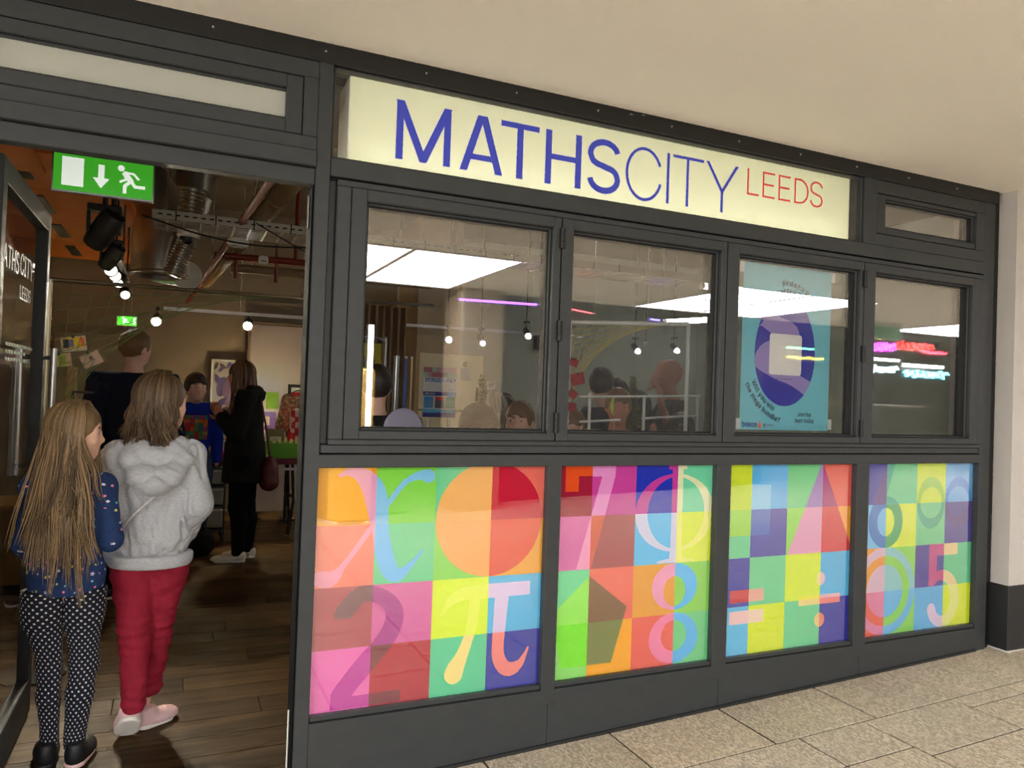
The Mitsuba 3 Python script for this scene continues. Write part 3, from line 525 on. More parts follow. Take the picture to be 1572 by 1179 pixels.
def mover(label, p, s=1.0):
    k = thing('moving_head_light', label, 'stage light'); x, y_, z = p
    add(k, 'yoke', cat([bx(x - .075 * s, x - .06 * s, y_ - .03, y_ + .03, z - .02, z + .09 * s, .004), bx(x + .06 * s, x + .075 * s, y_ - .03, y_ + .03, z - .02, z + .09 * s, .004), bx(x - .075 * s, x + .075 * s, y_ - .035, y_ + .035, z + .085 * s, z + .12 * s, .006)]), 'm_black')
    add(k, 'head', rot(mv(lathe([(0, -.10 * s), (.05 * s, -.10 * s), (.058 * s, -.06 * s), (.06 * s, .06 * s), (.05 * s, .10 * s), (0, .095 * s)], 16, axis=(.5, -.5, .7)), x, y_, z), 0, (0, 0, 1)), 'm_black', smooth=40)
    add(k, 'clamp', cyl((x, y_, z + .12 * s), (x, y_, 3.3), .012, 8), 'm_black')
k = thing('clip_lamp', 'small lamp behind the woman in black, lighting the pale lining panel from below', 'lamp'); add(k, 'shade', mv(lathe([(.0, -.05), (.03, -.05), (.045, .0), (.042, .0)], 16, axis=(-.1, .55, .83)), .36, 5.55, .98), 'm_black', smooth=40); add(k, 'bulb', mv(lathe([(.038, -.004), (0, .004)], 16, axis=(-.1, .55, .83)), .36, 5.55, .98), 'm_white', emit=[50, 36, 18]); add(k, 'stem', cyl((.36, 5.55, .94), (.36, 5.52, 0), .008, 8), 'm_black'); add(k, 'foot', mv(lathe([(0, 0), (.08, 0), (.08, .012), (0, .012)], 18), .36, 5.52, 0), 'm_black')
scene[k + '_beam'] = {'type': 'spot', 'to_world': T().look_at(origin=[.36, 5.57, 1.0], target=[.34, 6.0, 1.5], up=[1, 0, 0]), 'intensity': rgb((1.5, 1.05, .55)), 'cutoff_angle': 70, 'beam_width': 45}
mover('black moving-head stage light under the exit sign', (-.762, 1.55, 2.12), 1.0); mover('black moving-head light hung low by the spot lamps', (-.74, 1.75, 2.02), .7)
# ---------------------------------------------------------------- services under the ceiling
mat('m_galv', (.55, .53, .49), .30, metallic=1.0); mat('m_redpipe', lin(112, 36, 24), .4); mat('m_tanpipe', lin(112, 94, 66), .6); mat('m_red', lin(190, 30, 35), .5)
ct = thing('cable_tray', 'galvanised cable tray with slotted edges crossing above the doorway', 'cable tray')
add(ct, 'side_rail', bx(-.57, 3.2, 2.00, 2.006, 2.30, 2.35), 'm_lightgrey'); add(ct, 'side_rail', bx(-.57, 3.2, 2.35, 2.356, 2.30, 2.35), 'm_galv')
add(ct, 'bed', cat([bx(-.57, 3.2, 2.05 + .05 * j, 2.062 + .05 * j, 2.30, 2.304) for j in range(6)] + [bx(-.5 + .09 * j, -.488 + .09 * j, 2.0, 2.35, 2.296, 2.30) for j in range(40)]), 'm_galv')
adds(ct, 'slot', [bx(-.54 + .045 * j, -.516 + .045 * j, 1.9975, 1.9995, 2.322, 2.330) for j in range(50)] + [bx(-.45 + .21 * j, -.444 + .21 * j, 1.995, 1.999, 2.295, 2.352) for j in range(16)], 'm_rubber', label='dark slots and clips')
adds(ct, 'hanger', [cyl((x, 2.17, 2.3), (x, 2.17, 3.3), .005, 6) for x in (-.5, .4, 1.3, 2.2, 3.0)], 'm_steel')
def corr(p0, p1, r, ribs): 
    t = np.linspace(0, 1, ribs * 4 + 1)[:, None]; P = np.asarray(p0, float) * (1 - t) + np.asarray(p1, float) * t
    return tube(P, r + .006 * np.sin(np.arange(len(t)) * np.pi / 2), 18)
k = thing('flexible_duct', 'silver flexible duct dropping above the doorway beside the exit sign', 'duct'); add(k, 'hose', corr((-.37, 2.5, 2.42), (-.36, 2.5, 2.62), .075, 8), 'm_galv', smooth=60); add(k, 'sleeve', tube(spline([(-.36, 2.5, 2.6), (-.34, 2.5, 2.8), (-.2, 2.55, 2.95), (.1, 2.7, 3.0)], 6), .10, 20), 'm_galv', smooth=60)
k = thing('ventilation_drum', 'large galvanised duct drum hanging beside the four spot lamps', 'duct'); add(k, 'shell', mv(lathe([(.0, .03), (.17, .03), (.185, 0), (.205, .005), (.205, .02), (.185, .03), (.185, .36), (.175, .40), (.15, .45)], 32), -.56, 3.3, 2.14), 'm_galv', smooth=40); add(k, 'elbow', tube(spline([(-.56, 3.3, 2.55), (-.58, 3.3, 2.68), (-.70, 3.3, 2.82), (-1.0, 3.3, 2.86)], 6), .16, 24), 'm_galv', smooth=60); add(k, 'hanger', cyl((-.50, 3.3, 2.6), (-.50, 3.3, 3.3), .005, 6), 'm_steel')
k = thing('flexible_duct', 'ribbed silver hose slanting down to the right of the duct drum', 'duct'); add(k, 'hose', corr((-.47, 3.1, 2.13), (-.37, 3.1, 2.42), .062, 14), 'm_galv', smooth=60); add(k, 'collar', cyl((-.37, 3.1, 2.42), (-.30, 3.1, 2.7), .075, 18), 'm_galv', smooth=40)
k = thing('round_duct', 'dull horizontal duct end behind the red pipe', 'duct'); add(k, 'shell', tube([(-.37, 3.7, 2.22), (-.60, 4.7, 2.36)], .095, 20), 'm_galv', smooth=60); add(k, 'flange', mv(lathe([(.08, -.01), (.11, -.01), (.11, .01), (.08, .01)], 20, axis=(-.23, 1., .14)), -.37, 3.7, 2.22), 'm_galv'); adds(k, 'hanger', [cyl((-.45, 4.05, 2.3), (-.45, 4.05, 3.3), .005, 6)], 'm_steel')
k = thing('sprinkler_pipe', 'long red sprinkler pipe running away from the doorway', 'pipe'); add(k, 'pipe', tube([(.0, .45, 2.37), (-.345, 5.95, 2.24)], .021, 12), 'm_redpipe', smooth=60); adds(k, 'clip', [cyl((-.06, 1.4, 2.35), (-.06, 1.4, 2.75), .003, 6), cyl((-.2, 3.6, 2.3), (-.2, 3.6, 3.3), .003, 6)], 'm_steel')
k = thing('sprinkler_pipe', 'red cross pipe under the ceiling, at right angles to the long red pipe', 'pipe'); add(k, 'pipe', tube([(-.19, 3.5, 2.37), (1.6, 3.5, 2.39)], .026, 12), 'm_redpipe', smooth=60); adds(k, 'drop', [cyl((-.03 + .3 * j, 3.5, 2.2), (-.03 + .3 * j, 3.5, 2.5), .012, 8) for j in range(2)], 'm_redpipe'); add(k, 'hanger', cyl((.42, 3.5, 2.38), (.42, 3.5, 3.3), .02, 8), 'm_redpipe')
k = thing('drain_pipe', 'thick tan pipe running parallel to the long red pipe', 'pipe'); add(k, 'pipe', tube([(.16, .6, 2.46), (-.17, 5.9, 2.46)], .058, 16), 'm_tanpipe', smooth=60); adds(k, 'coupling', [tube([(.085, 1.8, 2.46), (.08, 1.9, 2.46)], .066, 16), tube([(-.05, 3.9, 2.46), (-.056, 4.0, 2.46)], .066, 16)], 'm_tanpipe')
k = thing('heating_pipe', 'brass-toned horizontal pipe below the red cross pipe', 'pipe'); add(k, 'pipe', tube([(-.02, 4.3, 2.40), (1.8, 4.3, 2.42)], .04, 14), 'm_tanpipe', smooth=60); adds(k, 'hanger', [cyl((x, 4.3, 2.4), (x, 4.3, 3.3), .004, 6) for x in (.15, .6)], 'm_steel')
k = thing('cable', 'thin black cable sagging below the cable tray', 'cable'); add(k, 'run', tube(spline([(-.62, 1.97, 2.30), (-.3, 1.97, 2.225), (0, 1.97, 2.20), (.35, 1.97, 2.225)], 8), .005, 6), 'm_rubber', smooth=60); add(k, 'tail', tube([(-.02, 1.97, 2.33), (.33, 1.97, 2.16)], .004, 6), 'm_rubber')
k = thing('dome_camera', 'white ceiling camera with a black dome under the cable tray', 'camera'); add(k, 'base', mv(lathe([(0, .03), (.055, .03), (.058, 0), (.05, -.01), (0, -.01)], 24), -.385, 2.2, 2.255), 'm_white', smooth=40); add(k, 'dome', mv(lathe([(.042, 0), (.040, -.02), (.028, -.038), (0, -.046)], 20), -.385, 2.2, 2.247), 'm_black', smooth=60)
k = thing('smoke_detector', 'white round detector base under the cable tray, right of the dome camera', 'smoke detector'); add(k, 'base', mv(lathe([(0, .03), (.06, .03), (.066, .005), (.05, -.012), (0, -.014)], 24), -.10, 2.2, 2.235), 'm_white', smooth=40); add(k, 'vent_ring', mv(lathe([(.052, -.008), (.045, -.016), (.03, -.018)], 20), -.10, 2.2, 2.235), 'm_lightgrey')
k = thing('smoke_detector', 'small white detector box hung from the red cross pipe', 'smoke detector'); add(k, 'body', bx(.13, .20, 3.42, 3.48, 2.33, 2.39, .008), 'm_white'); add(k, 'slot', bx(.145, .185, 3.417, 3.421, 2.345, 2.351), 'm_rubber')
batten('violet line light hung from the ceiling, seen in the window nearest the door', (1.45, 2.5, 2.063), (2.08, 2.5, 2.075), (110, 60, 255), 5, .009); batten('thin red line light hung from the ceiling, seen in the second window', (2.655, 3, 2.133), (2.86, 3, 2.112), (255, 60, 70), 4, .006); batten('short blue-violet line light over the bald man', (3.46, 3, 2.107), (3.70, 3, 2.098), (90, 80, 255), 5, .009)
batten('bright white tube light near the right edge of the second window', (2.91, 2.0, 1.963), (3.29, 2.0, 2.008), (255, 255, 250), 10, .022)
batten('hanging white batten light behind the frame, out of the window', (4.2, 3.2, 2.5), (5.6, 3.2, 2.5), (255, 250, 240), 15, .03); batten('hanging white batten light over the middle tables', (2.2, 2.2, 2.9), (3.6, 2.2, 2.9), (255, 250, 240), 14, .03)
# ---------------------------------------------------------------- people: smooth bodies from blended limbs
def surfnet(f, lo, hi, res):
    """the zero surface of f(points) as a quad mesh (naive surface nets)"""
    n = np.ceil((np.asarray(hi) - lo) / res).astype(int) + 1
    ax = [lo[i] + res * np.arange(n[i]) for i in range(3)]
    G = np.stack(np.meshgrid(*ax, indexing='ij'), -1).astype(np.float32)
    V = f(G.reshape(-1, 3)).reshape(n); s = V < 0
    c = np.zeros(n - 1, int); acc = np.zeros(tuple(n - 1) + (3,)); cnt = np.zeros(n - 1)
    corner = lambda A, a: A[a[0]:A.shape[0] - 1 + a[0], a[1]:A.shape[1] - 1 + a[1], a[2]:A.shape[2] - 1 + a[2]]
    for d in range(3):
        for o in np.ndindex(2, 2):
            a = [0, 0, 0]; e = [k for k in range(3) if k != d]; a[e[0]], a[e[1]] = o; b = list(a); b[d] = 1
            va, vb = corner(V, a), corner(V, b); x = (va < 0) != (vb < 0); t = np.where(x, va / np.where(x, va - vb, 1), 0)
            p = np.zeros(t.shape + (3,)); p[..., :] = a; p[..., d] = t; acc += p * x[..., None]; cnt += x
    on = cnt > 0; idx = -np.ones(n - 1, int); idx[on] = np.arange(on.sum())
    cells = np.argwhere(on); v = lo + res * (cells + acc[on] / cnt[on][:, None]); q = []
    for d in range(3):
        e = [(d + 1) % 3, (d + 2) % 3]; sl0 = [slice(None)] * 3; sl1 = [slice(None)] * 3; sl0[d] = slice(0, -1); sl1[d] = slice(1, None)
        x = np.argwhere(s[tuple(sl0)] != s[tuple(sl1)]); x = x[(x[:, e[0]] > 0) & (x[:, e[1]] > 0) & (x[:, e[0]] < n[e[0]] - 1) & (x[:, e[1]] < n[e[1]] - 1)]
        inside = s[tuple(x.T)]; r = []
        for o in ((0, 0), (1, 0), (1, 1), (0, 1)):
            y = x.copy(); y[:, e[0]] -= o[0]; y[:, e[1]] -= o[1]; r.append(idx[tuple(y.T)])
        r = np.stack(r, 1); r[~inside] = r[~inside][:, ::-1]; q.append(r)
    q = np.vstack(q); q = q[(q >= 0).all(1)]
    return trimesh.Trimesh(v, np.vstack([q[:, [0, 1, 2]], q[:, [0, 2, 3]]]), process=False)
def sd(P, pr):
    if pr[0] == 'c':
        _, a, ra, b, rb = pr[:5]; a = np.asarray(a, np.float32); b = np.asarray(b, np.float32); ab = b - a; t = np.clip((P - a) @ ab / max(ab @ ab, 1e-9), 0, 1)
        return np.linalg.norm(P - a - t[:, None] * ab, axis=1) - (ra + (rb - ra) * t)
    _, c, r, R = (list(pr) + [None])[:4]; q = P - np.asarray(c, np.float32)
    if R is not None: q = q @ R
    r = np.asarray(r, np.float32); k0 = np.linalg.norm(q / r, axis=1); k1 = np.linalg.norm(q / (r * r), axis=1)
    return k0 * (k0 - 1) / np.maximum(k1, 1e-6)
def bounds(prims, pad):
    lo, hi = [], []
    for p in prims:
        if p[0] == 'c':
            for q, r in ((p[1], p[2]), (p[3], p[4])): lo.append(np.array(q) - r); hi.append(np.array(q) + r)
        else: r = max(p[2]); lo.append(np.array(p[1]) - r); hi.append(np.array(p[1]) + r)
    return np.min(lo, 0) - pad, np.max(hi, 0) + pad
def blob(prims, res=.01, k=.02, grow=0.0, cuts=(), minus=(), fold=None, smooth=4, kk=None, lohi=None):
    def f(P):
        d = None
        for p in prims:
            e = sd(P, p)
            if d is None: d = e; continue
            kq = p[5] if p[0] == 'c' and len(p) > 5 else k
            h = np.clip(.5 + .5 * (e - d) / kq, 0, 1); d = e + (d - e) * h - kq * h * (1 - h)
        d = d - grow
        for p in minus: 
            e = -sd(P, p); h = np.clip(.5 - .5 * (e - d) / .008, 0, 1); d = e + (d - e) * h + .008 * h * (1 - h)
        for pt, nr in cuts: d = np.maximum(d, (P - np.asarray(pt, np.float32)) @ np.asarray(nr, np.float32))
        return d
    lo, hi = bounds(prims, grow + .03 + k) if lohi is None else lohi
    m = surfnet(f, lo, hi, res)
    if smooth: trimesh.smoothing.filter_taubin(m, iterations=smooth)
    if fold is not None:
        m = trimesh.Trimesh(m.vertices, m.faces, process=False); m.vertices = m.vertices + m.vertex_normals * fold(m.vertices)[:, None]
    return m
LG = -.020
class Fig:
    def __init__(s, at, heading, H, child=False, **j):
        s.H, s.a = H, math.radians(heading); s.at = np.array(at, float); s.child = child; hh = H * (.158 if child else .135); s.hh = hh
        s.Rm = np.array([[math.cos(s.a), math.sin(s.a), 0], [-math.sin(s.a), math.cos(s.a), 0], [0, 0, 1]])
        L = {'hip': (.048, 0, .50), 'knee': (.052, .008, .275), 'ankle': (.048, -.012, .05), 'toe': (.055, .075, .02), 'shoulder': (.098 if child else .108, -.005, .805), 'elbow': (.125, -.015, .63), 'wrist': (.118, .035, .49)}
        s.j = {}
        for n, p in L.items():
            for sd_, m in (('R', 1), ('L', -1)): s.j[n + sd_] = s.w((p[0] * H * m, p[1] * H, p[2] * H))
        s.j['pelvis'] = s.w((0, 0, .525 * H)); s.j['chest'] = s.w((0, 0, .70 * H)); s.j['neck'] = s.w((0, -.006 * H, .835 * H)); s.j['head'] = s.w((0, .012 * H, H - .52 * hh))
        for n, p in j.items(): s.j[n] = np.array(p, float)
        s.yaw = s.a
    def w(s, p): return s.at + s.Rm @ np.array(p, float)
    def torso(s, g=0.0, flat_=1.0):
        H, j = s.H, s.j; k = .92 if s.child else 1.0
        return [('e', j['pelvis'], (.088 * H * k + g, .066 * H * k + g, .075 * H + g), s.Rm), ('e', (j['pelvis'] + j['chest']) / 2, (.080 * H * k + g, .062 * H * k + g, .10 * H + g), s.Rm),
                ('e', j['chest'], (.094 * H * k + g, .066 * H * k + g, .115 * H + g), s.Rm), ('c', j['shoulderL'], .036 * H * k + g, j['shoulderR'], .036 * H * k + g), ('c', j['neck'] - [0, 0, .03 * H], .042 * H + g * .6, j['neck'], .032 * H + g * .3)]
    def arm(s, q, g=0.0, to=1.0):
        j, H = s.j, s.H; w = j['elbow' + q] + (j['wrist' + q] - j['elbow' + q]) * to
        return [('c', j['shoulder' + q], .034 * H + g, j['elbow' + q], .027 * H + g, .012), ('c', j['elbow' + q], .027 * H + g, w, .020 * H + g, .012)]
    def leg(s, q, g=0.0, to=1.0):
        j, H = s.j, s.H; a = j['knee' + q] + (j['ankle' + q] - j['knee' + q]) * to
        calf = j['knee' + q] * .68 + j['ankle' + q] * .32 - s.Rm @ np.array([0, .010 * H, 0])
        return [('c', j['hip' + q], .057 * H + g, j['knee' + q], .038 * H + g, .02), ('c', j['knee' + q], .036 * H + g, calf, .036 * H + g, .02), ('c', calf, .035 * H + g, a, .022 * H + g, .02)]
    def headp(s, yaw=None, pitch=0.0, ears=True):
        hh, c = s.hh, s.j['head']; s.yaw = s.a if yaw is None else math.radians(yaw); y = s.yaw; p = math.radians(pitch)
        R = np.array([[math.cos(y), math.sin(y), 0], [-math.sin(y), math.cos(y), 0], [0, 0, 1]]) @ np.array([[1, 0, 0], [0, math.cos(p), -math.sin(p)], [0, math.sin(p), math.cos(p)]]); s.hR = R
        W = lambda q: c + R @ (np.array(q) * hh); s.hw = W
        pr = [('e', W((0, -.05, .09)), np.array((.335, .405, .405)) * hh, R), ('e', W((0, .10, -.16)), np.array((.265, .285, .32)) * hh, R), ('c', W((0, .27, -.37)), .085 * hh, W((0, .25, -.33)), .10 * hh, .03),
              ('c', W((0, .355, .06)), .028 * hh, W((0, .425, -.10)), .046 * hh, .012), ('c', W((-.035, .385, -.115)), .035 * hh, W((.035, .385, -.115)), .035 * hh, .01),
              ('c', W((-.075, .335, -.225)), .026 * hh, W((.075, .335, -.225)), .026 * hh, .008), ('c', W((-.06, .325, -.27)), .03 * hh, W((.06, .325, -.27)), .03 * hh, .008),
              ('c', W((-.22, .255, .085)), .045 * hh, W((.22, .255, .085)), .045 * hh, .02), ('e', W((-.17, .24, -.10)), np.array((.10, .09, .10)) * hh, R), ('e', W((.17, .24, -.10)), np.array((.10, .09, .10)) * hh, R),
              ('c', s.j['neck'] - [0, 0, .02 * s.H], .034 * s.H, W((0, -.06, -.25)), .20 * hh, .03)]
        if ears: pr += [('e', W((m * .335, -.04, -.05)), np.array((.035, .075, .125)) * hh, R) for m in (-1, 1)]
        return pr
    def sockets(s): return [('e', s.hw((m * .135, .385, .02)), np.array((.075, .06, .042)) * s.hh, s.hR) for m in (-1, 1)]
def hand_prims(wrist, d, n, size=.17, curl=.5, thumb=1):
    """palm, four bent fingers of different lengths and a thumb from the palm's side; d along the fingers, n out of the palm"""
    d = np.array(d, float); d /= np.linalg.norm(d); n = np.array(n, float); n -= d * (n @ d); n /= np.linalg.norm(n); x = np.cross(d, n) * thumb; S = size; w = np.array(wrist, float)
    pr = [('c', w, .021 * S / .17, w + d * .03 * S / .17, .019 * S / .17, .008)]
    for i, (o, l) in enumerate(((.30, .43), (.10, .47), (-.10, .44), (-.29, .35))):
        k0 = w + d * (.50 - .02 * abs(i - 1)) * S + x * o * S * .55; pr.append(('c', w + d * .12 * S + x * o * .3 * S, .0125 * S / .17, k0, .0105 * S / .17, .012))
        a = curl * .55; p = k0; ang = 0
        for seg, f in enumerate((.45, .32, .23)):
            ang += a * (1.0 if seg else .8); q = p + (d * math.cos(ang) + n * math.sin(ang)) * l * S * f; pr.append(('c', p, (.0095 - .0008 * seg) * S / .17, q, (.0088 - .0008 * seg) * S / .17, .003)); p = q
    t0 = w + d * .14 * S + x * .20 * S; t1 = t0 + (d * .6 + x * .75 + n * .25) * .22 * S; t2 = t1 + (d * .85 + x * .25 + n * .3) * .18 * S
    return pr + [('c', t0, .013 * S / .17, t1, .011 * S / .17, .008), ('c', t1, .0105 * S / .17, t2, .0085 * S / .17, .003)]
def shoe_mesh(heel, toe, w=.038, h=.055, res=.006, up=(0, 0, 1)):
    heel, toe = np.array(heel, float), np.array(toe, float); d = toe - heel; L = np.linalg.norm(d); d /= L; up = np.array(up, float); up -= d * (up @ d); up /= np.linalg.norm(up); s = np.cross(d, up); R = np.stack([s, d, up], 1)
    m = heel + d * L * .5
    upper = blob([('e', heel + d * .035 + up * h * .75, (w * .85, .045, h * .85), R), ('e', m + up * h * .45, (w * .95, L * .48, h * .55), R), ('e', toe - d * .055 + up * h * .35, (w, .07, h * .5), R)], res, .02, cuts=[(heel + up * .012, -up), (heel + up * h * 1.25, up * .9 - d * .1)])
    sole = blob([('c', heel + d * .03 + up * .01, w * .85, toe - d * .05 + up * .01, w * .98), ], res, .01, cuts=[(heel, -up), (heel + up * .02, up)], smooth=2)
    return upper, sole
def skinmat(name, c): return mat(name, proc(lambda p, n, uv: mi.Color3f(*c) * (.94 + .12 * noise(p.x * 60, p.y * 60, p.z * 60))), .5, spec=.35)
skinmat('m_skin', lin(222, 176, 152)); skinmat('m_skin_warm', lin(190, 128, 100)); mat('m_lip', lin(178, 96, 92), .45); mat('m_eyewhite', lin(186, 176, 166), .3); mat('m_iris', lin(44, 34, 26), .2)
diff('m_hairvc', {'type': 'mesh_attribute', 'name': 'vertex_color'})
mat('m_hairvc', {'type': 'mesh_attribute', 'name': 'vertex_color'}, .42, spec=.45)
def eyes(k, F):
    for m in (-1, 1):
        add(k, 'eye', trimesh.creation.icosphere(2, .044 * F.hh).apply_translation(F.hw((m * .135, .292, .022))), 'm_eyewhite', smooth=True)
        add(k, 'iris', trimesh.creation.icosphere(1, .030 * F.hh).apply_translation(F.hw((m * .135, .310, .022))), 'm_iris', smooth=True)
    add(k, 'brow', cat([tube([F.hw((m * .07, .335, .115)), F.hw((m * .15, .325, .135)), F.hw((m * .21, .285, .115))], .016 * F.hh, 6) for m in (-1, 1)]), 'm_iris', smooth=True)
    add(k, 'lips', cat([tube([F.hw((-.085, .330, -.245)), F.hw((-.03, .365, -.235)), F.hw((.03, .365, -.235)), F.hw((.085, .330, -.245))], [.008 * F.hh, .018 * F.hh, .018 * F.hh, .008 * F.hh], 6), tube([F.hw((-.07, .325, -.262)), F.hw((0, .358, -.275)), F.hw((.07, .325, -.262))], [.008 * F.hh, .022 * F.hh, .008 * F.hh], 6)]), 'm_lip', smooth=True)
def strands(F, n, zend, spread, cols, seed, part=0.0, sector=(100, 430), r=.0042, wave=.0, face_cut=-.05, scale=1.0, back=.0, lowz=None, drift=(0, 0), lift=1.04, zvar=.06, wmin=.35, tip=.3, fan=0.0):
    """locks that leave a parting on the crown, follow the skull and hang; azimuth 90 = the face, 270 = the back of the head"""
    g = np.random.default_rng(seed); vs, fs, cs, o = [], [], [], 0; hh = F.hh; yawR = F.hR
    nl = max(40, n // 13); LK = [dict(az=g.uniform(*sector), ze=g.normal(0, zvar), ph=g.uniform(0, 6.3), wl=g.uniform(.5, 1.3), dr=np.array([g.normal(0, .010) + fan * g.uniform(-1, 1.6), g.normal(0, .010), 0]), c=g.integers(len(cols)), lf=g.uniform(-.02, .05)) for _ in range(nl)]
    for i in range(n):
        K = LK[g.integers(nl)]; az = math.radians(K['az'] + g.normal(0, 3.0)); u = np.array([math.cos(az), math.sin(az), 0]); p0 = np.array([part * .3, .05 + g.uniform(-.25, .2), 0])
        pts = []; lf = lift + K['lf'] + g.uniform(-.012, .012)
        for th in np.linspace(.08 + .25 * g.uniform(), 1.75, 9):
            q = np.array([u[0] * .35 * math.sin(th), u[1] * .43 * math.sin(th) - .05, .10 + .425 * math.cos(th)]); b = max(0, 1 - th / .7); q[:2] = q[:2] * (1 - b * .6) + p0[:2] * b * .6
            pts.append(F.hw(q * [lf, lf, lf * 1.0]))
        e = pts[-1]; uo = yawR @ u; uo = np.array([uo[0], uo[1], 0]); ze = zend + K['ze'] + g.normal(0, .010) ; ze = min(ze, e[2] - .03); m = 9; ph = K['ph'] + g.normal(0, .25); wl = wave * K['wl']; dr = np.array([drift[0], drift[1], 0]) + K['dr'] + np.array([g.normal(0, .006), g.normal(0, .006), 0])
        for t in np.linspace(0, 1, m + 1)[1:]:
            f = spread * t * (1 - .3 * t)
            w = wl * math.sin(ph + t * 9) * t; side = np.array([-uo[1], uo[0], 0])
            pts.append(e + uo * (f + back * t) + dr * t + side * w + uo * w * .5 + np.array([0, 0, (ze - e[2]) * t]))
        pts = spline(np.array(pts), 1 if n > 900 else 2); k = len(pts); rr = r * g.uniform(.6, 1.5) * np.concatenate([np.linspace(.5, 1, k // 3), np.ones(k - k // 3 - k // 4), np.linspace(1, tip, k // 4)])
        t_ = tube(pts, rr, 4 if n > 900 else 5); vs.append(t_.vertices); fs.append(t_.faces + o); o += len(t_.vertices)
        c0 = np.array(cols[K['c'] if g.uniform() < .7 else g.integers(len(cols))]); sh = g.uniform(.75, 1.2); cs.append(np.tile(np.array(lin(*c0)) * sh, (len(t_.vertices), 1)))
    return trimesh.Trimesh(np.vstack(vs), np.vstack(fs), process=False), np.vstack(cs)
def cap_hair(F, res=.008, size=1.0, front=.10, extra=(), low=-.3, fold=None):
    W, hh = F.hw, F.hh; R = F.hR
    fc = W((0, .0 + front, .12)); n = R @ np.array([0, .80, -.60]); lown = R @ np.array([0, .5 if low > -.3 else 0, -1]); lown /= np.linalg.norm(lown)
    return blob([('e', W((0, -.065, .10)), np.array((.375, .445, .445)) * hh * size, R)] + list(extra), res, .02, cuts=[(fc + n * .27 * hh, n), (W((0, 0, low)), lown)], fold=fold, smooth=3)
def dot_uv(F, V, axis_pts, rad):
    z = V[:, 2]; A = np.array(sorted(axis_pts, key=lambda p: p[2])); cx = np.interp(z, A[:, 2], A[:, 0]); cy = np.interp(z, A[:, 2], A[:, 1])
    return np.stack([np.arctan2(V[:, 0] - cx, -(V[:, 1] - cy)) * rad, z], 1)
fold_fn = lambda a, sx, sz, seed, oct=3: (lambda V: a * (meshkit.fbm(V * [sx, sx, sz], oct, seed) - .5) * 2)
def rep(F, k, mesh, bsdf, name, **kw): return add(k, name, mesh, bsdf, smooth=True, **kw)
# ------------------------------------------------ the child in the grey hoodie and red trousers
k = thing('person', 'child in pale grey hoodie, red trousers and pink trainers walking in at the door', 'person')
F = Fig((-.468, .64, 0), 8, 1.415, True, shoulderL=(-.598, .63, 1.085), shoulderR=(-.352, .62, 1.09), elbowL=(-.635, .60, .87), wristL=(-.615, .67, .70), elbowR=(-.312, .57, .90), wristR=(-.345, .70, .765), head=(-.452, .66, 1.295), neck=(-.462, .645, 1.155),
        pelvis=(-.470, .64, .70), chest=(-.468, .64, .95), hipL=(-.535, .64, .67), hipR=(-.408, .64, .67), kneeL=(-.512, .60, .385), kneeR=(-.440, .675, .39), ankleL=(-.508, .545, .115), ankleR=(-.462, .705, .085))
hp = F.headp(yaw=60, pitch=-4)
add(k, 'body', blob(F.torso(-.028) + F.arm('L', -.012) + F.arm('R', -.012) + F.leg('L', LG) + F.leg('R', LG) + hp, .011, .02, minus=F.sockets()), 'm_skin', smooth=True)
diff('m_hoodie', 0.5)if False else mat('m_hoodie', proc(lambda p, n, uv: mix((.40, .405, .425), (.53, .535, .555), smoothstep(.2, .8, noise(p.x * 160, p.y * 160, p.z * 420) * .5 + .5 * noise(p.x * 420, p.y * 420, p.z * 700)))), .9, spec=.15)
def hoodfold(V):
    r = meshkit.fbm(V * [15, 15, 4.5], 3, 5) - .5; d = .012 * r * 2 - .010 * np.exp(-(r / .045) ** 2)
    for (x, z, sl_, wd, am) in ((-.505, .90, .55, .010, .010), (-.44, .86, -.35, .012, .010), (-.40, .93, -.2, .010, .009), (-.54, .82, .25, .012, .010), (-.47, .76, -.5, .014, .008)):
        u = (V[:, 0] - x) - sl_ * (V[:, 2] - z) * -1; d -= .8 * am * np.exp(-(u / wd) ** 2) * np.exp(-((V[:, 2] - z) / .13) ** 2) * (V[:, 1] < .66)
    return d
top = F.torso(.016)[1:] + [('e', (-.468, .64, .78), (.150, .118, .13), F.Rm), ('e', (-.468, .635, 1.0), (.155, .115, .13), F.Rm)] + [('c', F.j['shoulder' + q], .060, F.j['elbow' + q], .056, .02) for q in 'LR'] + [('c', F.j['elbow' + q], .056, F.j['wrist' + q], .044, .02) for q in 'LR']
add(k, 'hoodie', blob(top, .008, .03, cuts=[((0, 0, .665), (0, 0, -1)), ((-.46, .66, 1.175), (0, .25, .97))], fold=hoodfold, smooth=3), 'm_hoodie', smooth=True)
add(k, 'hem_band', blob([('e', (-.473, .64, .69), (.157, .120, .10), F.Rm)], .007, .01, cuts=[((0, 0, .655), (0, 0, -1)), ((0, 0, .705), (0, 0, 1))], smooth=2), 'm_hoodie', smooth=50)
hd = np.array([-.463, .548, 1.055])
cr = [((-.555, .615, 1.115), .034), ((-.548, .560, 1.075), .040), ((-.512, .522, 1.020), .046), ((-.462, .508, .992), .050), ((-.412, .522, 1.020), .046), ((-.372, .560, 1.075), .040), ((-.362, .615, 1.115), .034)]
inn = [((-.535, .600, 1.135), .030), ((-.505, .560, 1.105), .034), ((-.460, .545, 1.085), .036), ((-.415, .560, 1.105), .034), ((-.385, .600, 1.135), .030)]
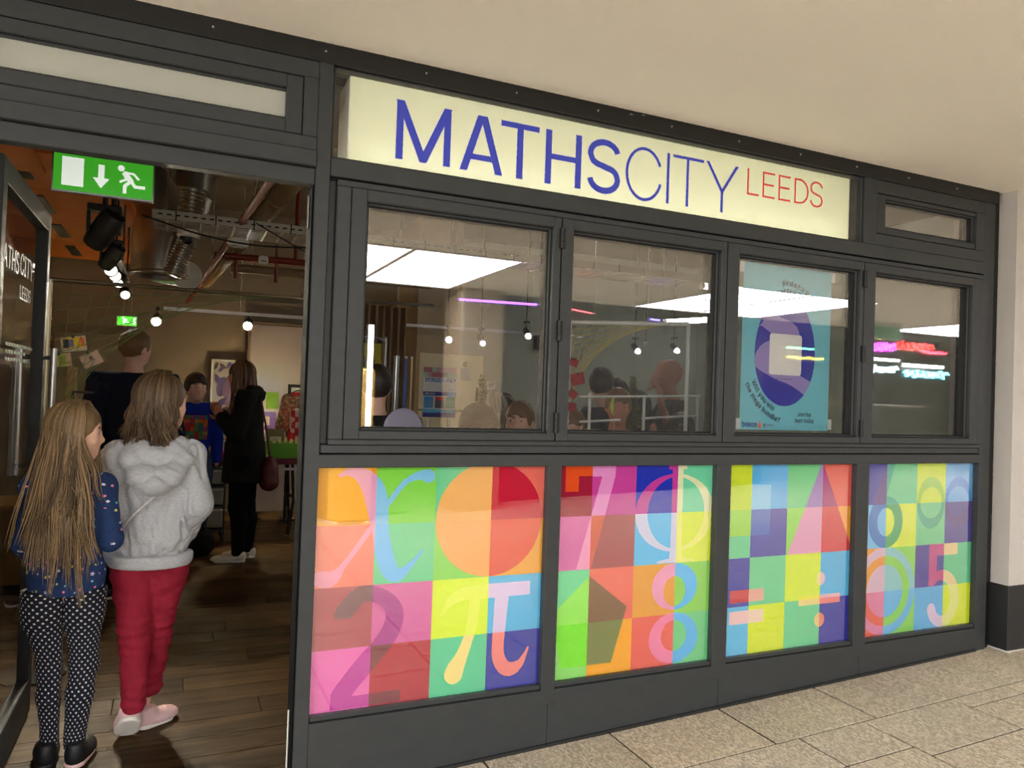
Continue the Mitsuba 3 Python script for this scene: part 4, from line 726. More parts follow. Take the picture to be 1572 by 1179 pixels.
hood = blob([('c', a[0], a[1], b[0], b[1], .02) for a, b in zip(cr[:-1], cr[1:])] + [('c', a[0], a[1], b[0], b[1], .012) for a, b in zip(inn[:-1], inn[1:])] + [('e', (-.462, .55, 1.05), (.085, .03, .06))],
            .007, .012, fold=lambda V: .012 * (meshkit.fbm(np.stack([V[:, 0] * 9, V[:, 1] * 9, (V[:, 2] + .6 * np.abs(V[:, 0] + .462)) * 34], 1), 3, 9) - .5) * 2, smooth=4)
add(k, 'hood', hood, 'm_hoodie', smooth=True)
mat('m_strap', lin(190, 188, 190), .6); add(k, 'bag_strap', tube(spline([(-.425, .512, .985), (-.47, .510, .935), (-.535, .522, .87), (-.590, .565, .79)], 6), .006, 6), 'm_strap', smooth=True, label='thin pale bag strap across the back')
mat('m_redcord', proc(lambda p, n, uv: mix((.23, .010, .026), (.33, .020, .042), fbm(p.x * 25, p.y * 25, p.z * 12)) * (.9 + .2 * noise(p.x * 500, 0, p.z * 20))), .8, spec=.2)
pants = [('e', F.j['pelvis'], (.128, .098, .09), F.Rm)] + [('c', F.j['hip' + q], .083, F.j['knee' + q], .058, .02) for q in 'LR'] + [('c', F.j['knee' + q], .058, F.j['ankle' + q], .040, .015) for q in 'LR']
def pantfold(V): return .010 * (meshkit.fbm(V * [12, 12, 26], 3, 3) - .5) * 2 + .0045 * np.sin(V[:, 2] * 150 + 4 * meshkit.noise(V * 20)) * np.exp(-((V[:, 2] - .40) / .06) ** 2) + .004 * np.sin(V[:, 2] * 170 + 3 * meshkit.noise(V * 25)) * np.exp(-((V[:, 2] - .17) / .06) ** 2)
add(k, 'trousers', blob(pants, .008, .018, cuts=[((0, 0, .70), (0, 0, 1)), (F.j['ankleL'] + [0, 0, .004], (0, 0, -1))], fold=pantfold, smooth=3), 'm_redcord', smooth=True)
add(k, 'pocket', blob([('e', (-.39, .555, .60), (.05, .03, .06))], .006, .01, cuts=[((0, .5495, 0), (0, 1, 0))]), 'm_redcord') if False else None
mat('m_pinkshoe', lin(228, 190, 192), .6); mat('m_sole', lin(232, 226, 216), .6)
u, s_ = shoe_mesh((-.512, .512, .098), (-.536, .612, .0), .046, .07, up=(0, .75, .66)); add(k, 'shoe', u, 'm_pinkshoe', smooth=True, label='pink trainer, heel lifted'); add(counts and k + '__shoe', 'sole', s_, 'm_sole', smooth=40, label='white sole')
u, s_ = shoe_mesh((-.492, .66, .0), (-.362, .755, .0), .040, .06); add(k, 'shoe', u, 'm_pinkshoe', smooth=True, label='pink trainer flat on the floor'); add(k + '__shoe_001', 'sole', s_, 'm_sole', smooth=40)
hcol = [(98, 76, 52), (84, 64, 43), (112, 88, 62), (70, 53, 36), (104, 82, 56)]
mat('m_hairbrown', lin(90, 70, 47), .5)
add(k, 'hair_base', cap_hair(F, .009, 1.0, .0, [('c', F.hw((0, -.22, .05)), .27 * F.hh, F.hw((0, -.20, -.38)), .20 * F.hh), ('c', F.hw((-.14, -.12, .0)), .18 * F.hh, F.hw((-.17, -.14, -.42)), .12 * F.hh), ('c', F.hw((.14, -.14, .0)), .18 * F.hh, F.hw((.16, -.16, -.40)), .12 * F.hh)], low=-.56, fold=fold_fn(.006, 30, 8, 2)), 'm_hairbrown', smooth=True)
hm, hc = strands(F, 1500, 1.150, .012, hcol, 11, sector=(150, 372), r=.0023, wave=.018, lift=1.07, zvar=.030)
add(k, 'hair', hm, 'm_hairvc', smooth=True, color=hc, kind='stuff', label='wavy shoulder-length brown hair')
# ------------------------------------------------ the girl with very long fair hair
k = thing('person', 'girl with very long fair hair, starry navy top and white-dotted black leggings', 'person')
F = Fig((-.742, .475, 0), 6, 1.29, True, shoulderL=(-.842, .47, .985), shoulderR=(-.640, .47, .985), elbowL=(-.868, .45, .80), wristL=(-.82, .56, .68), elbowR=(-.605, .44, .80), wristR=(-.60, .59, .79), head=(-.727, .485, 1.182), neck=(-.740, .48, 1.06),
        pelvis=(-.742, .48, .635), chest=(-.742, .475, .87), hipL=(-.805, .48, .60), hipR=(-.682, .48, .60), kneeL=(-.775, .485, .345), kneeR=(-.672, .475, .345), ankleL=(-.762, .48, .07), ankleR=(-.692, .45, .07))
hp = F.headp(yaw=80, pitch=-6)
add(k, 'body', blob(F.torso(-.028) + F.arm('L', -.012) + F.arm('R', -.012) + F.leg('L', LG) + F.leg('R', LG) + hp, .009, .016, minus=F.sockets()), 'm_skin', smooth=True); eyes(k, F)
def stars(p, n, uv):
    c = mi.Color3f(.022, .045, .13) * (.85 + .3 * noise(p.x * 200, p.y * 200, p.z * 200)); x, y_ = uv.x / .030, uv.y / .028
    for a in (-1, 0, 1):
        for b in (-1, 0, 1):
            i, j = dr.floor(x) + a, dr.floor(y_) + b; cx, cy = i + .2 + .6 * cell_rand(i, j, 1), j + .2 + .6 * cell_rand(i, j, 2); dx, dy = x - cx, y_ - cy; h = cell_rand(i, j, 3); ang = dr.atan2(dy, dx)
            rr = dr.select(h > .55, .13 + .08 * dr.cos(5 * ang), .11) * (.7 + .9 * cell_rand(i, j, 4)); on = dr.select(dx * dx + dy * dy < rr * rr, 1.0, 0.0); on = dr.select(cell_rand(i, j, 6) > .25, on, 0.0); hue = cell_rand(i, j, 5)
            col = mi.Color3f(dr.select(hue < .3, .75, dr.select(hue < .5, .85, dr.select(hue < .75, .25, .8))), dr.select(hue < .3, .7, dr.select(hue < .5, .25, dr.select(hue < .75, .7, .65))), dr.select(hue < .3, .85, dr.select(hue < .5, .42, dr.select(hue < .75, .65, .12)))); c = c * (1 - on) + col * on
    return c
mat('m_stars', proc(stars), .85, spec=.15)
top = F.torso(.012) + [('e', (-.742, .48, .68), (.128, .092, .12), F.Rm)] + [('c', F.j['shoulder' + q], .049, F.j['elbow' + q], .043, .015) for q in 'LR'] + [('c', F.j['elbow' + q], .043, F.j['wrist' + q], .034, .015) for q in 'LR']
tm = blob(top, .008, .02, cuts=[((0, 0, .607), (0, 0, -1)), ((-.74, .48, 1.065), (0, .2, .98))], fold=fold_fn(.006, 14, 9, 21), smooth=3)
add(k, 'top', tm, 'm_stars', smooth=True, uv=None) if False else scene.__setitem__(key(k + '__top'), mikit.ply(tm, 'm_stars', smooth=True, uv=dot_uv(F, tm.vertices, [(-.742, .48, .5), (-.742, .475, 1.1)], .125)))
def dots(p, n, uv):
    x, y_ = uv.x / .021, uv.y / .0125; row = dr.floor(y_); x = x + dr.select(row - 2 * dr.floor(row / 2) > .5, .5, 0.0) + .12 * noise(row * 1.3, dr.floor(x) * .7, 2.0)
    dx = (x - dr.floor(x) - .5) * .021; dy = (y_ - row - .5) * .0125; d = dr.sqrt(dx * dx + dy * dy)
    return mix((.72, .72, .70), (.012, .013, .022), smoothstep(.0026, .0036, d))
mat('m_dots', proc(dots), .8, spec=.15)
for q in 'LR':
    o = 1 if q == 'R' else -1
    pr = [('c', F.j['hip' + q] + [0, 0, .03], .078, F.j['hip' + q] - [0, 0, .07], .066, .03), ('c', F.j['hip' + q] - [0, 0, .06], .064, F.j['knee' + q], .044, .03), ('c', F.j['knee' + q], .044, F.j['knee' + q] * .65 + F.j['ankle' + q] * .35 - [0, .012, 0], .044, .03), ('c', F.j['knee' + q] * .65 + F.j['ankle' + q] * .35 - [0, .012, 0], .043, F.j['ankle' + q] - [0, 0, .02], .034, .02)]
    lm = blob(pr, .007, .03, cuts=[((0, 0, .625), (0, 0, 1)), ((0, 0, .055), (0, 0, -1)), ((-.743, .48, 0), (-o, 0, 0))], fold=fold_fn(.004, 16, 14, 30 + o), smooth=3)
    scene[key(k + '__legging')] = mikit.ply(lm, 'm_dots', smooth=True, uv=dot_uv(F, lm.vertices, [F.j['hip' + q] + [0, 0, .1], F.j['hip' + q], F.j['knee' + q], F.j['ankle' + q]], .058))
mat('m_blackshoe', lin(24, 25, 28), .5); mat('m_pinktrim', lin(224, 186, 184), .6)
for i, (h, t) in enumerate((((-.775, .425, 0), (-.79, .60, 0)), ((-.688, .40, 0), (-.655, .57, 0)))):
    u, s_ = shoe_mesh(h, t, .040, .068); add(k, 'shoe', u, 'm_blackshoe', smooth=True, label='black trainer'); add(k + '__shoe' + ('_001' if i else ''), 'sole', s_, 'm_pinktrim' if i else 'm_blackshoe', smooth=40)
gcol = [(138, 112, 80), (108, 86, 60), (162, 134, 98), (88, 68, 46), (126, 102, 74), (146, 118, 82)]
mat('m_hairfair', lin(118, 94, 64), .5)
add(k, 'hair_base', cap_hair(F, .008, .985, -.09, [('c', F.hw((.03, -.2, .1)), .29 * F.hh, F.hw((.05, -.26, -.3)), .25 * F.hh), ('c', (-.76, .43, 1.06), .06, (-.775, .425, .93), .04)], low=-2.6, fold=fold_fn(.007, 34, 5, 4)), 'm_hairfair', smooth=True)
hm, hc = strands(F, 1700, .79, .030, gcol, 12, sector=(112, 370), r=.0021, wave=.010, lift=1.08, zvar=.08, drift=(.0, -.05), back=.0, tip=.15, fan=.055)
add(k, 'hair', hm, 'm_hairvc', smooth=True, color=hc, kind='stuff', label='straight fair hair down to the waist')
# ------------------------------------------------ grown-ups and children further in
HC = {'m_hairpale': [(176, 166, 150), (150, 140, 126), (196, 186, 170)], 'm_hairdark': [(44, 33, 26), (34, 25, 20), (58, 44, 34)]}
def simple(label, at, heading, H, top, bottom, hair, child=False, yaw=None, pitch=0.0, hairlen=None, res=.013, coat=None, skin='m_skin', bald=False, face=False, hairsize=1.0, shoe='m_blackshoe', arms=None, seed=1, sleeve=1.0, hood=None, name='top', wave=.01, hcols=None, front=.05, n=140, loose=.016):
    k = thing('person', label, 'person'); F = Fig(at, heading, H, child, **(arms or {})); hp = F.headp(yaw=yaw, pitch=pitch)
    add(k, 'body', blob(F.torso(-.028) + F.arm('L', -.012) + F.arm('R', -.012) + F.leg('L', LG) + F.leg('R', LG) + hp, min(res, .011) if face or bald else res, .02, minus=F.sockets() if face or bald else ()), skin, smooth=True)
    hem = coat if coat else .50 * H
    pr = F.torso(loose) + F.arm('L', loose * .9, sleeve) + F.arm('R', loose * .9, sleeve)
    if coat: pr += [('c', F.j['pelvis'] + [0, 0, .05], .095 * H, (F.at[0], F.at[1], coat), .105 * H, .03)]
    add(k, 'coat' if coat else name, blob(pr, res, .025, cuts=[((0, 0, F.at[2] * 0 + hem), (0, 0, -1)), (F.j['neck'] + [0, 0, .005], (0, 0, 1))] if not hood else [((0, 0, hem), (0, 0, -1)), (F.j['neck'] + [0, 0, .012], (0, 0, 1))], fold=fold_fn(.008, 11, 6, seed), smooth=3), top, smooth=True)
    add(k, 'trousers', blob([('e', F.j['pelvis'], (.098 * H, .078 * H, .07 * H), F.Rm)] + F.leg('L', .010) + F.leg('R', .010), res, .02, cuts=[((0, 0, .58 * H), (0, 0, 1)), ((0, 0, .045), (0, 0, -1))], fold=fold_fn(.004, 12, 20, seed + 3), smooth=3), bottom, smooth=True)
    for q in 'LR':
        a = F.j['ankle' + q]; d_ = F.Rm @ np.array([0, 1, 0]); u, s_ = shoe_mesh((a - d_ * .06) * [1, 1, 0], (a + d_ * .19 * H / 1.65) * [1, 1, 0], .042, .06, .009); sk = add(k, 'shoe', u, shoe, smooth=True); add(sk, 'sole', s_, 'm_sole', smooth=40)
    if face: eyes(k, F)
    if hair:
        ex = [] if not hairlen else [('c', F.hw((0, -.22, .05)), .30 * F.hh, np.array([*F.hw((0, -.27, 0))[:2], F.j['head'][2] - hairlen]), .21 * F.hh)]
        hk = add(k, 'hair', cap_hair(F, min(res, .010), 1.0 * hairsize, front, ex, low=-.16 if not hairlen else -9, fold=fold_fn(.005, 28, 8 if hairlen else 22, seed + 7)), hair, smooth=True)
        if hairlen and not hcols and hair in HC: hcols, n = HC[hair], 90
        if hairlen and hcols:
            hm, hc = strands(F, n, F.j['head'][2] - hairlen - .03, .03, hcols, seed + 20, sector=(150, 390), r=.006, wave=wave, lift=1.08, zvar=.03); add(k, 'locks', hm, 'm_hairvc', smooth=True, color=hc, kind='stuff')
    if hood: add(k, 'hood', blob([('c', F.hw((-.3, -.35, -.62)), .055, F.hw((0, -.52, -.72)), .06), ('c', F.hw((0, -.52, -.72)), .06, F.hw((.3, -.35, -.62)), .055)], .010, .03, fold=fold_fn(.01, 40, 40, 3)), hood, smooth=True)
    return k, F
mat('m_navycoat', lin(16, 22, 42), .85, spec=.15); mat('m_blackcoat', lin(20, 21, 20), .85, spec=.15); mat('m_blacktrouser', lin(10, 10, 12), .85, spec=.1); mat('m_hairdark', lin(38, 28, 22), .5); mat('m_hairginger', lin(112, 80, 48), .55); mat('m_hairpale', lin(176, 166, 150), .6)
mat('m_whiteshoe', lin(214, 206, 188), .6); mat('m_darkred', lin(74, 16, 18), .6); mat('m_jeans', lin(40, 52, 80), .8)
simple('tall man in navy coat with short ginger-brown hair, back turned, beyond the two children', (-.66, 2.75, 0), 12, 1.715, 'm_navycoat', 'm_blacktrouser', 'm_hairginger', yaw=45, coat=.92, hairsize=1.0, seed=2, loose=.03, front=.0, res=.012,
       arms={'elbowL': (-.90, 2.72, 1.06), 'wristL': (-.84, 2.92, .93), 'elbowR': (-.42, 2.72, 1.06), 'wristR': (-.46, 2.95, 1.0)})
wcol = [(92, 60, 34), (74, 48, 28), (120, 82, 46), (60, 40, 24), (104, 70, 40)]
wk_, WF = simple('woman in long black coat and white trainers with wavy brown hair, hands raised', (.10, 3.60, 0), -78, 1.60, 'm_blackcoat', 'm_blacktrouser', 'm_hairdark', yaw=-80, pitch=-6, hairlen=.30, coat=.62, shoe='m_whiteshoe', seed=4, hood='m_blackcoat', hcols=wcol, wave=.022, n=220, res=.011, loose=.026,
       arms={'elbowR': (.03, 3.80, 1.02), 'wristR': (-.075, 3.66, 1.13), 'elbowL': (.02, 3.44, 1.00), 'wristL': (-.075, 3.52, 1.12), 'kneeL': (.06, 3.56, .43), 'ankleL': (.07, 3.56, .07), 'kneeR': (.13, 3.68, .43), 'ankleR': (.155, 3.70, .07), 'head': (.045, 3.60, 1.455)})
add(wk_, 'hand', cat([blob(hand_prims((-.075, 3.52, 1.12), (-.55, .25, .8), (.2, .9, .1), .17, .9, 1), .0045, .006, smooth=2), blob(hand_prims((-.075, 3.66, 1.13), (-.6, -.2, .75), (.2, -.9, .1), .17, .9, -1), .0045, .006, smooth=2)]), 'm_skin_warm', smooth=True, label='raised hands')
kb = thing('handbag', 'dark red shoulder bag at the hip of the woman in black', 'handbag'); add(kb, 'body', blob([('e', (.285, 3.55, .70), (.07, .10, .13)), ('e', (.285, 3.55, .62), (.075, .11, .07))], .01, .03), 'm_darkred', smooth=True); add(kb, 'strap', tube(spline([(.28, 3.47, .80), (.24, 3.47, 1.05), (.19, 3.54, 1.31), (.20, 3.62, 1.27), (.26, 3.64, .80)], 6), .008, 6), 'm_darkred', smooth=True)
mat('m_bluejumper', lin(22, 44, 150), .8, spec=.15)
bk_, BF = simple('girl in a blue sweatshirt with a rainbow print, facing the door beyond the hoodie child', (-.266, 4.02, 0), 172, 1.466, 'm_bluejumper', 'm_jeans', 'm_hairdark', child=True, face=True, seed=6, front=-.05, hairsize=1.05, yaw=165, loose=.014, res=.011)
pc = [(200, 60, 60), (220, 120, 60), (90, 150, 70), (60, 120, 140), (180, 70, 110), (190, 160, 80)]
rp = np.random.default_rng(3); its = []
for a in range(6):
    for b in range(6): its.append((sbox(-.365 + .033 * a, .93 + .033 * b, -.334 + .033 * a, .962 + .033 * b), pc[rp.integers(6)]))
kx = flatprint(bk_, 'print', its, 3.912, 'm_matprint', label='rainbow square print')
simple('bald man in dark grey polo shirt gesturing, seen through the second window', (2.62, 1.5, 0), -62, 1.645, mat('m_charcoal', lin(54, 54, 58), .85, spec=.15), 'm_blacktrouser', None, bald=True, skin='m_skin_warm', seed=8, yaw=-70, pitch=4, sleeve=.0, res=.011,
       arms={'elbowL': (2.47, 1.27, 1.14), 'wristL': (2.36, 1.24, 1.36), 'elbowR': (2.49, 1.65, 1.12), 'wristR': (2.39, 1.55, 1.02), 'head': (2.585, 1.5, 1.545)})
add('person_005', 'hand', blob(hand_prims((2.36, 1.24, 1.355), (-.12, .1, .95), (-.6, .7, .2), .18, .7, -1), .0045, .006, smooth=2), 'm_skin_warm', smooth=True, label='raised hand with bent fingers')
mat('m_creamtop', lin(196, 184, 160), .8); mat('m_greencoat', lin(20, 52, 40), .8); mat('m_teal', lin(40, 130, 140), .7); mat('m_greytop', lin(88, 92, 96), .8); mat('m_pinktop', lin(208, 176, 178), .8); mat('m_navytop', lin(34, 44, 62), .8)
W2 = dict(child=True, res=.014)
simple('child with fair fringe and teal collar low in the corner of the first window', (1.27, .98, 0), 215, 1.345, 'm_teal', 'm_jeans', 'm_hairginger', face=True, seed=9, yaw=220, child=True, res=.012, front=-.02)
simple('person with pale grey hair seen from behind near the small tree', (1.33, 1.5, 0), 20, 1.385, 'm_greytop', 'm_jeans', 'm_hairpale', hairlen=.14, seed=10, hairsize=1.12, **W2)
simple('dark-haired child behind the fringed child, first window', (1.60, 1.95, 0), 30, 1.385, 'm_blackcoat', 'm_jeans', 'm_hairdark', seed=11, **W2)
simple('small child in a black hooded coat left of the small tree', (.95, .78, 0), 60, 1.315, 'm_blackcoat', 'm_jeans', 'm_blackcoat', seed=12, hairsize=1.15, hairlen=.1, **W2)
simple('dark silhouette of a person at the left edge of the first window', (.475, .92, 0), 5, 1.50, 'm_blackcoat', 'm_blacktrouser', 'm_hairdark', seed=13, res=.014)
simple('dark-haired man in navy top leaning at the string frame, second window', (2.04, 1.40, 0), -30, 1.57, 'm_navytop', 'm_jeans', 'm_hairdark', yaw=40, seed=14, res=.014)
simple('dark-haired person in a cream striped top, second window', (2.26, 1.62, 0), -20, 1.50, 'm_creamtop', 'm_jeans', 'm_hairdark', hairlen=.16, seed=15, res=.014)
simple('smiling woman with auburn hair looking out of the second window', (1.79, .84, 0), 205, 1.435, 'm_pinktop', 'm_jeans', 'm_hairginger', face=True, yaw=208, pitch=-6, seed=16, res=.012, front=.0, arms={'elbowL': (1.98, .74, 1.10), 'wristL': (1.90, .66, 1.24)}, skin='m_skin_warm')
simple('person in a dark green coat with pale-edged hood, back turned, second window', (2.13, 1.18, 0), 10, 1.42, 'm_greencoat', 'm_jeans', 'm_greencoat', seed=17, hairsize=1.14, hairlen=.1, **W2)
simple('dark-haired small child at the lower right corner of the second window', (2.20, .82, 0), 30, 1.31, 'm_greytop', 'm_jeans', 'm_hairdark', seed=18, **W2)
simple('child with fair hair at the lower left corner of the second window', (1.50, .84, 0), 200, 1.32, 'm_pinktop', 'm_jeans', 'm_hairginger', seed=19, face=True, child=True, res=.013)
# ---------------------------------------------------------------- things in the shop, seen through the door
mat('m_maroon', lin(92, 34, 54), .8); mat('m_boxgreen', lin(86, 150, 40), .6); mat('m_boxgreen2', lin(96, 160, 40), .6); mat('m_plastic', lin(120, 116, 96), .35, spec=.5); mat('m_cardboard', lin(196, 150, 92), .8); mat('m_cream', lin(222, 208, 172), .6)
k = thing('folding_table', 'long trestle table with a maroon cloth edge and black legs behind the woman in black', 'table')
add(k, 'tabletop', bx(-.30, 1.6, 4.50, 5.25, .695, .72, .004), 'm_maroon'); add(k, 'edge_trim', bx(-.30, 1.6, 4.485, 4.50, .665, .722), 'm_maroon')
add(k, 'rail', bx(-.25, 1.55, 4.60, 4.62, .60, .625), 'm_steel')
for x in (.62, 1.45): add(k, 'leg', cat([tube([(x, 4.70, .66), (x + .02, 4.70, .30), (x - .03, 4.62, .0)], .014, 8), tube([(x, 5.05, .66), (x + .02, 5.05, .30), (x + .05, 5.18, .0)], .014, 8), tube([(x + .015, 4.68, .33), (x + .015, 5.08, .33)], .012, 8), cyl((x - .1, 4.69, .12), (x + .2, 4.69, .12), .010, 8)]), 'm_black', smooth=40)
add(k, 'leg', cyl((-.22, 5.1, 0), (-.22, 5.1, .69), .016, 8), 'm_black')
k = thing('drawer_trolley', 'black trolley with three see-through grey drawers beside the hoodie child', 'trolley')
add(k, 'frame', cat([bx(-.32 + a * .32, -.305 + a * .32, 4.38 + b * .34, 4.395 + b * .34, .06, .655) for a in (0, 1) for b in (0, 1)] + [bx(-.32, .015, 4.38, 4.735, z, z + .014) for z in (.10, .30, .48, .64)]), 'm_black')
for z0, z1 in ((.125, .295), (.325, .475), (.505, .635)):
    dk = add(k, 'drawer', bx(-.30, -.002, 4.365, 4.72, z0, z1, .012), 'm_plastic'); add(dk, 'lip', bx(-.30, -.002, 4.358, 4.37, z1 - .02, z1 - .008), 'm_lightgrey')
adds(k, 'castor', [mv(lathe([(0, -.012), (.026, -.012), (.028, 0), (.026, .012), (0, .012)], 14, axis=(1, 0, 0)), x, y_, .03) for x in (-.305, .0) for y_ in (4.41, 4.70)], 'm_black')
k = thing('backpack', 'black bag slumped on the floor against the drawer trolley', 'bag'); add(k, 'body', blob([('e', (-.20, 3.86, .10), (.12, .09, .12)), ('e', (-.18, 3.88, .17), (.06, .05, .06))], .012, .03, cuts=[((0, 0, .001), (0, 0, -1))], fold=fold_fn(.01, 12, 12, 4)), 'm_blackcoat', smooth=True); add(k, 'handle', tube(spline([(-.21, 3.84, .21), (-.19, 3.83, .25), (-.16, 3.84, .21)], 5), .007, 6), 'm_blackcoat', smooth=True)
k = thing('display_box', 'bright green box on the table to the right of the woman in black', 'box'); add(k, 'front', bx(.37, .80, 4.52, 4.54, .721, .86), 'm_boxgreen'); add(k, 'side', bx(.37, .38, 4.54, 4.80, .721, .86), 'm_boxgreen'); add(k, 'side', bx(.79, .80, 4.54, 4.80, .721, .86), 'm_boxgreen'); add(k, 'bottom', bx(.37, .80, 4.52, 4.80, .7205, .74), 'm_boxgreen'); add(k, 'back', bx(.37, .80, 4.79, 4.80, .721, .86), 'm_boxgreen')
for i in range(14):
    k = thing('leaflet', 'pale leaflet standing on edge in the bright green box', 'leaflet', 'leaflets in the green box')
    add(k, 'sheet', rot(bx(.43 + .025 * i, .432 + .025 * i, 4.58, 4.74, .742, .87 + .02 * (i % 3)), (-1) ** i * 4, (0, 1, 0), (.43 + .025 * i, 4.6, .76)), 'm_cream'); add(k, 'fold', rot(bx(.4322 + .025 * i, .4332 + .025 * i, 4.58, 4.74, .742, .85), (-1) ** i * 4, (0, 1, 0), (.43 + .025 * i, 4.6, .76)), 'm_white')
k = thing('picture_book', 'green and grey picture box leaning over the left end of the green box', 'box'); add(k, 'cover', rot(bx(.395, .55, 4.83, 4.85, .742, .975), -8, (1, 0, 0), (.4, 4.84, .742)), mat('m_olive', lin(78, 84, 58), .6)); 
add(k, 'picture', rot(bx(.42, .53, 4.826, 4.829, .80, .90), -8, (1, 0, 0), (.4, 4.84, .742)), 'm_lightgrey', label='pale grey picture')
bcol = [lin(70, 40, 34), lin(150, 120, 90), lin(60, 30, 34), lin(120, 60, 44)]
for i, (z0, h, c) in enumerate(((.888, .022, 0), (.911, .016, 1), (.928, .024, 2), (.953, .014, 3))):
    k = thing('boxed_game', ['dark brown', 'tan', 'dark maroon', 'rust-red'][i] + ' flat game box, number %s up the stack behind the picture game' % ['one', 'two', 'three', 'four'][i], 'game box', 'flat game boxes in a stack')
    m_ = 'm_game%d' % i; mat(m_, bcol[i], .5); add(k, 'lid', bx(-.15, .02 - .006 * i, 4.78, 5.0, z0 + h * .35, z0 + h, .002), m_); add(k, 'tray', bx(-.147, .017 - .006 * i, 4.783, 4.997, z0, z0 + h * .35, .001), 'm_cream')
k = thing('book_riser', 'plain low stand under the stack of flat game boxes', 'stand'); add(k, 'top', bx(-.17, .05, 4.76, 5.05, .872, .8875), 'm_cardboard'); adds(k, 'leg', [bx(x, x + .015, 4.77, 5.04, .7205, .872) for x in (-.165, .03)], 'm_cardboard')
k = thing('boxed_game', 'game box with blue picture front standing left of the red bowl', 'game box'); add(k, 'box', bx(-.155, .0, 4.66, 4.70, .721, .885, .003), 'm_cream')
g5 = np.random.default_rng(5); its = [(sbox(-.148, .735, -.008, .85), (40, 52, 104))]
blobs_ = unary_union([ell(-.078 + .016 * (i - 3), .795 + .018 * math.sin(i * 2), .012, .02) for i in range(7)]); ob_ = ell(-.078, .775, .045, .03)
its = [(sbox(-.148, .735, -.008, .85).difference(unary_union([blobs_, ob_])), (40, 52, 104)), (blobs_.difference(ob_), (236, 200, 120)), (ob_, (214, 130, 40))]
flatprint(k, 'picture', its, 4.6585, 'm_matprint', label='blue picture with an orange figure')
k = thing('mixing_bowl', 'small red bowl on the table beside the woman in black', 'bowl'); add(k, 'bowl', mv(lathe([(.03, 0), (.045, .01), (.058, .04), (.062, .06), (.058, .06), (.05, .035), (.03, .012), (0, .01)], 24), .03, 4.60, .7205), 'm_red', smooth=50); add(k, 'foot', mv(lathe([(.0, 0), (.032, 0), (.03, .006), (0, .006)], 18), .03, 4.60, .7205), 'm_red')
k = thing('wooden_paddle', 'round pale wooden paddle lying between the picture game and the red bowl', 'paddle'); add(k, 'blade', mv(lathe([(0, 0), (.052, 0), (.055, .006), (.052, .012), (0, .012)], 24), -.09, 4.57, .7215), 'm_cardboard', smooth=40); add(k, 'grip', bx(-.20, -.135, 4.56, 4.58, .7215, .734, .004), 'm_cardboard')
k = thing('greeting_card', 'tall pale patterned card leaning beside the woman in black', 'card'); add(k, 'sheet', rot(bx(-.02, .06, 4.74, 4.745, .722, .99), -9, (1, 0, 0), (0, 4.74, .722)), 'm_cream'); adds(k, 'spot', [rot(mv(lathe([(0, .001), (.012, .001), (.012, 0)], 12, axis=(0, -1, 0)), x, 4.739, z), -9, (1, 0, 0), (0, 4.74, .722)) for x, z in ((.0, .93), (.035, .90), (.01, .84), (.04, .80))], 'm_teal')
# pin board with dark blue leaf shapes
k = thing('pinboard', 'white-framed board covered with dark blue and violet petal cut-outs on the rear wall', 'board'); X0, X1, Z0, Z1 = -.07, .40, .985, 1.645
add(k, 'sheet', bx(X0, X1, 6.05, 6.09, Z0, Z1), 'm_lightgrey'); add(k, 'frame', upright(extrude(sbox(X0 - .012, Z0 - .012, X1 + .012, Z1 + .012).difference(sbox(X0 + .008, Z0 + .008, X1 - .008, Z1 - .008)), .05), 6.035), 'm_white')
def petal(cx, cz, l, w_, a): return affinity.rotate(affinity.translate(Point(0, 0).buffer(1, 12), 0, 0).intersection(affinity.translate(Point(0, 0).buffer(1, 12), .9, 0)), a, origin=(0, 0)) and affinity.translate(affinity.rotate(affinity.scale(Point(0, 0).buffer(1, 12), l / 2, w_ / 2, origin=(0, 0)), a, origin=(0, 0)), cx, cz)
gp = np.random.default_rng(8)
mat('m_petalA', lin(46, 42, 92), .7); mat('m_petalB', lin(96, 78, 108), .7); mat('m_petalC', lin(52, 40, 48), .7)
for i in range(14): add(k, 'petal', upright(extrude(petal(X0 + .03 + .41 * gp.uniform(), Z1 - .03 - .16 * gp.uniform(), .08, .035, gp.uniform(0, 180)).intersection(sbox(X0 + .01, Z0, X1 - .01, Z1 - .01)), .002), 6.046 - .0005 * (i % 5)), 'm_petalA' if i % 2 else 'm_petalC')
for i, (cx, cz, l, w_, a, m_) in enumerate(((.03, 1.36, .22, .10, 80, 'm_petalA'), (.12, 1.32, .26, .16, 90, 'm_petalB'), (.05, 1.20, .12, .07, 30, 'm_petalA'), (.13, 1.19, .13, .11, 10, 'm_petalB'), (.19, 1.12, .20, .13, 20, 'm_petalB'), (.09, 1.10, .10, .08, 150, 'm_petalC'), (-.01, 1.42, .10, .05, 120, 'm_petalA'))):
    add(k, 'petal', upright(extrude(petal(cx, cz, l, w_, a), .002), 6.043 - .0006 * i), m_)
k = thing('poster', 'small lime green notice on the pale lining panel', 'poster'); add(k, 'sheet', bx(.49, .62, 5.985, 5.99, 1.135, 1.318), 'm_boxgreen2'); adds(k, 'print_line', [bx(.52, .59, 5.983, 5.985, 1.285 - .02 * j, 1.29 - .02 * j) for j in range(3)], 'm_boxgreen')
k = thing('poster', 'violet and white notice low on the pale lining panel', 'poster'); add(k, 'sheet', bx(.47, .60, 5.985, 5.99, .90, 1.10), mat('m_violet', lin(112, 84, 160), .6)); add(k, 'white_area', bx(.475, .535, 5.982, 5.985, .95, 1.05), 'm_cream')
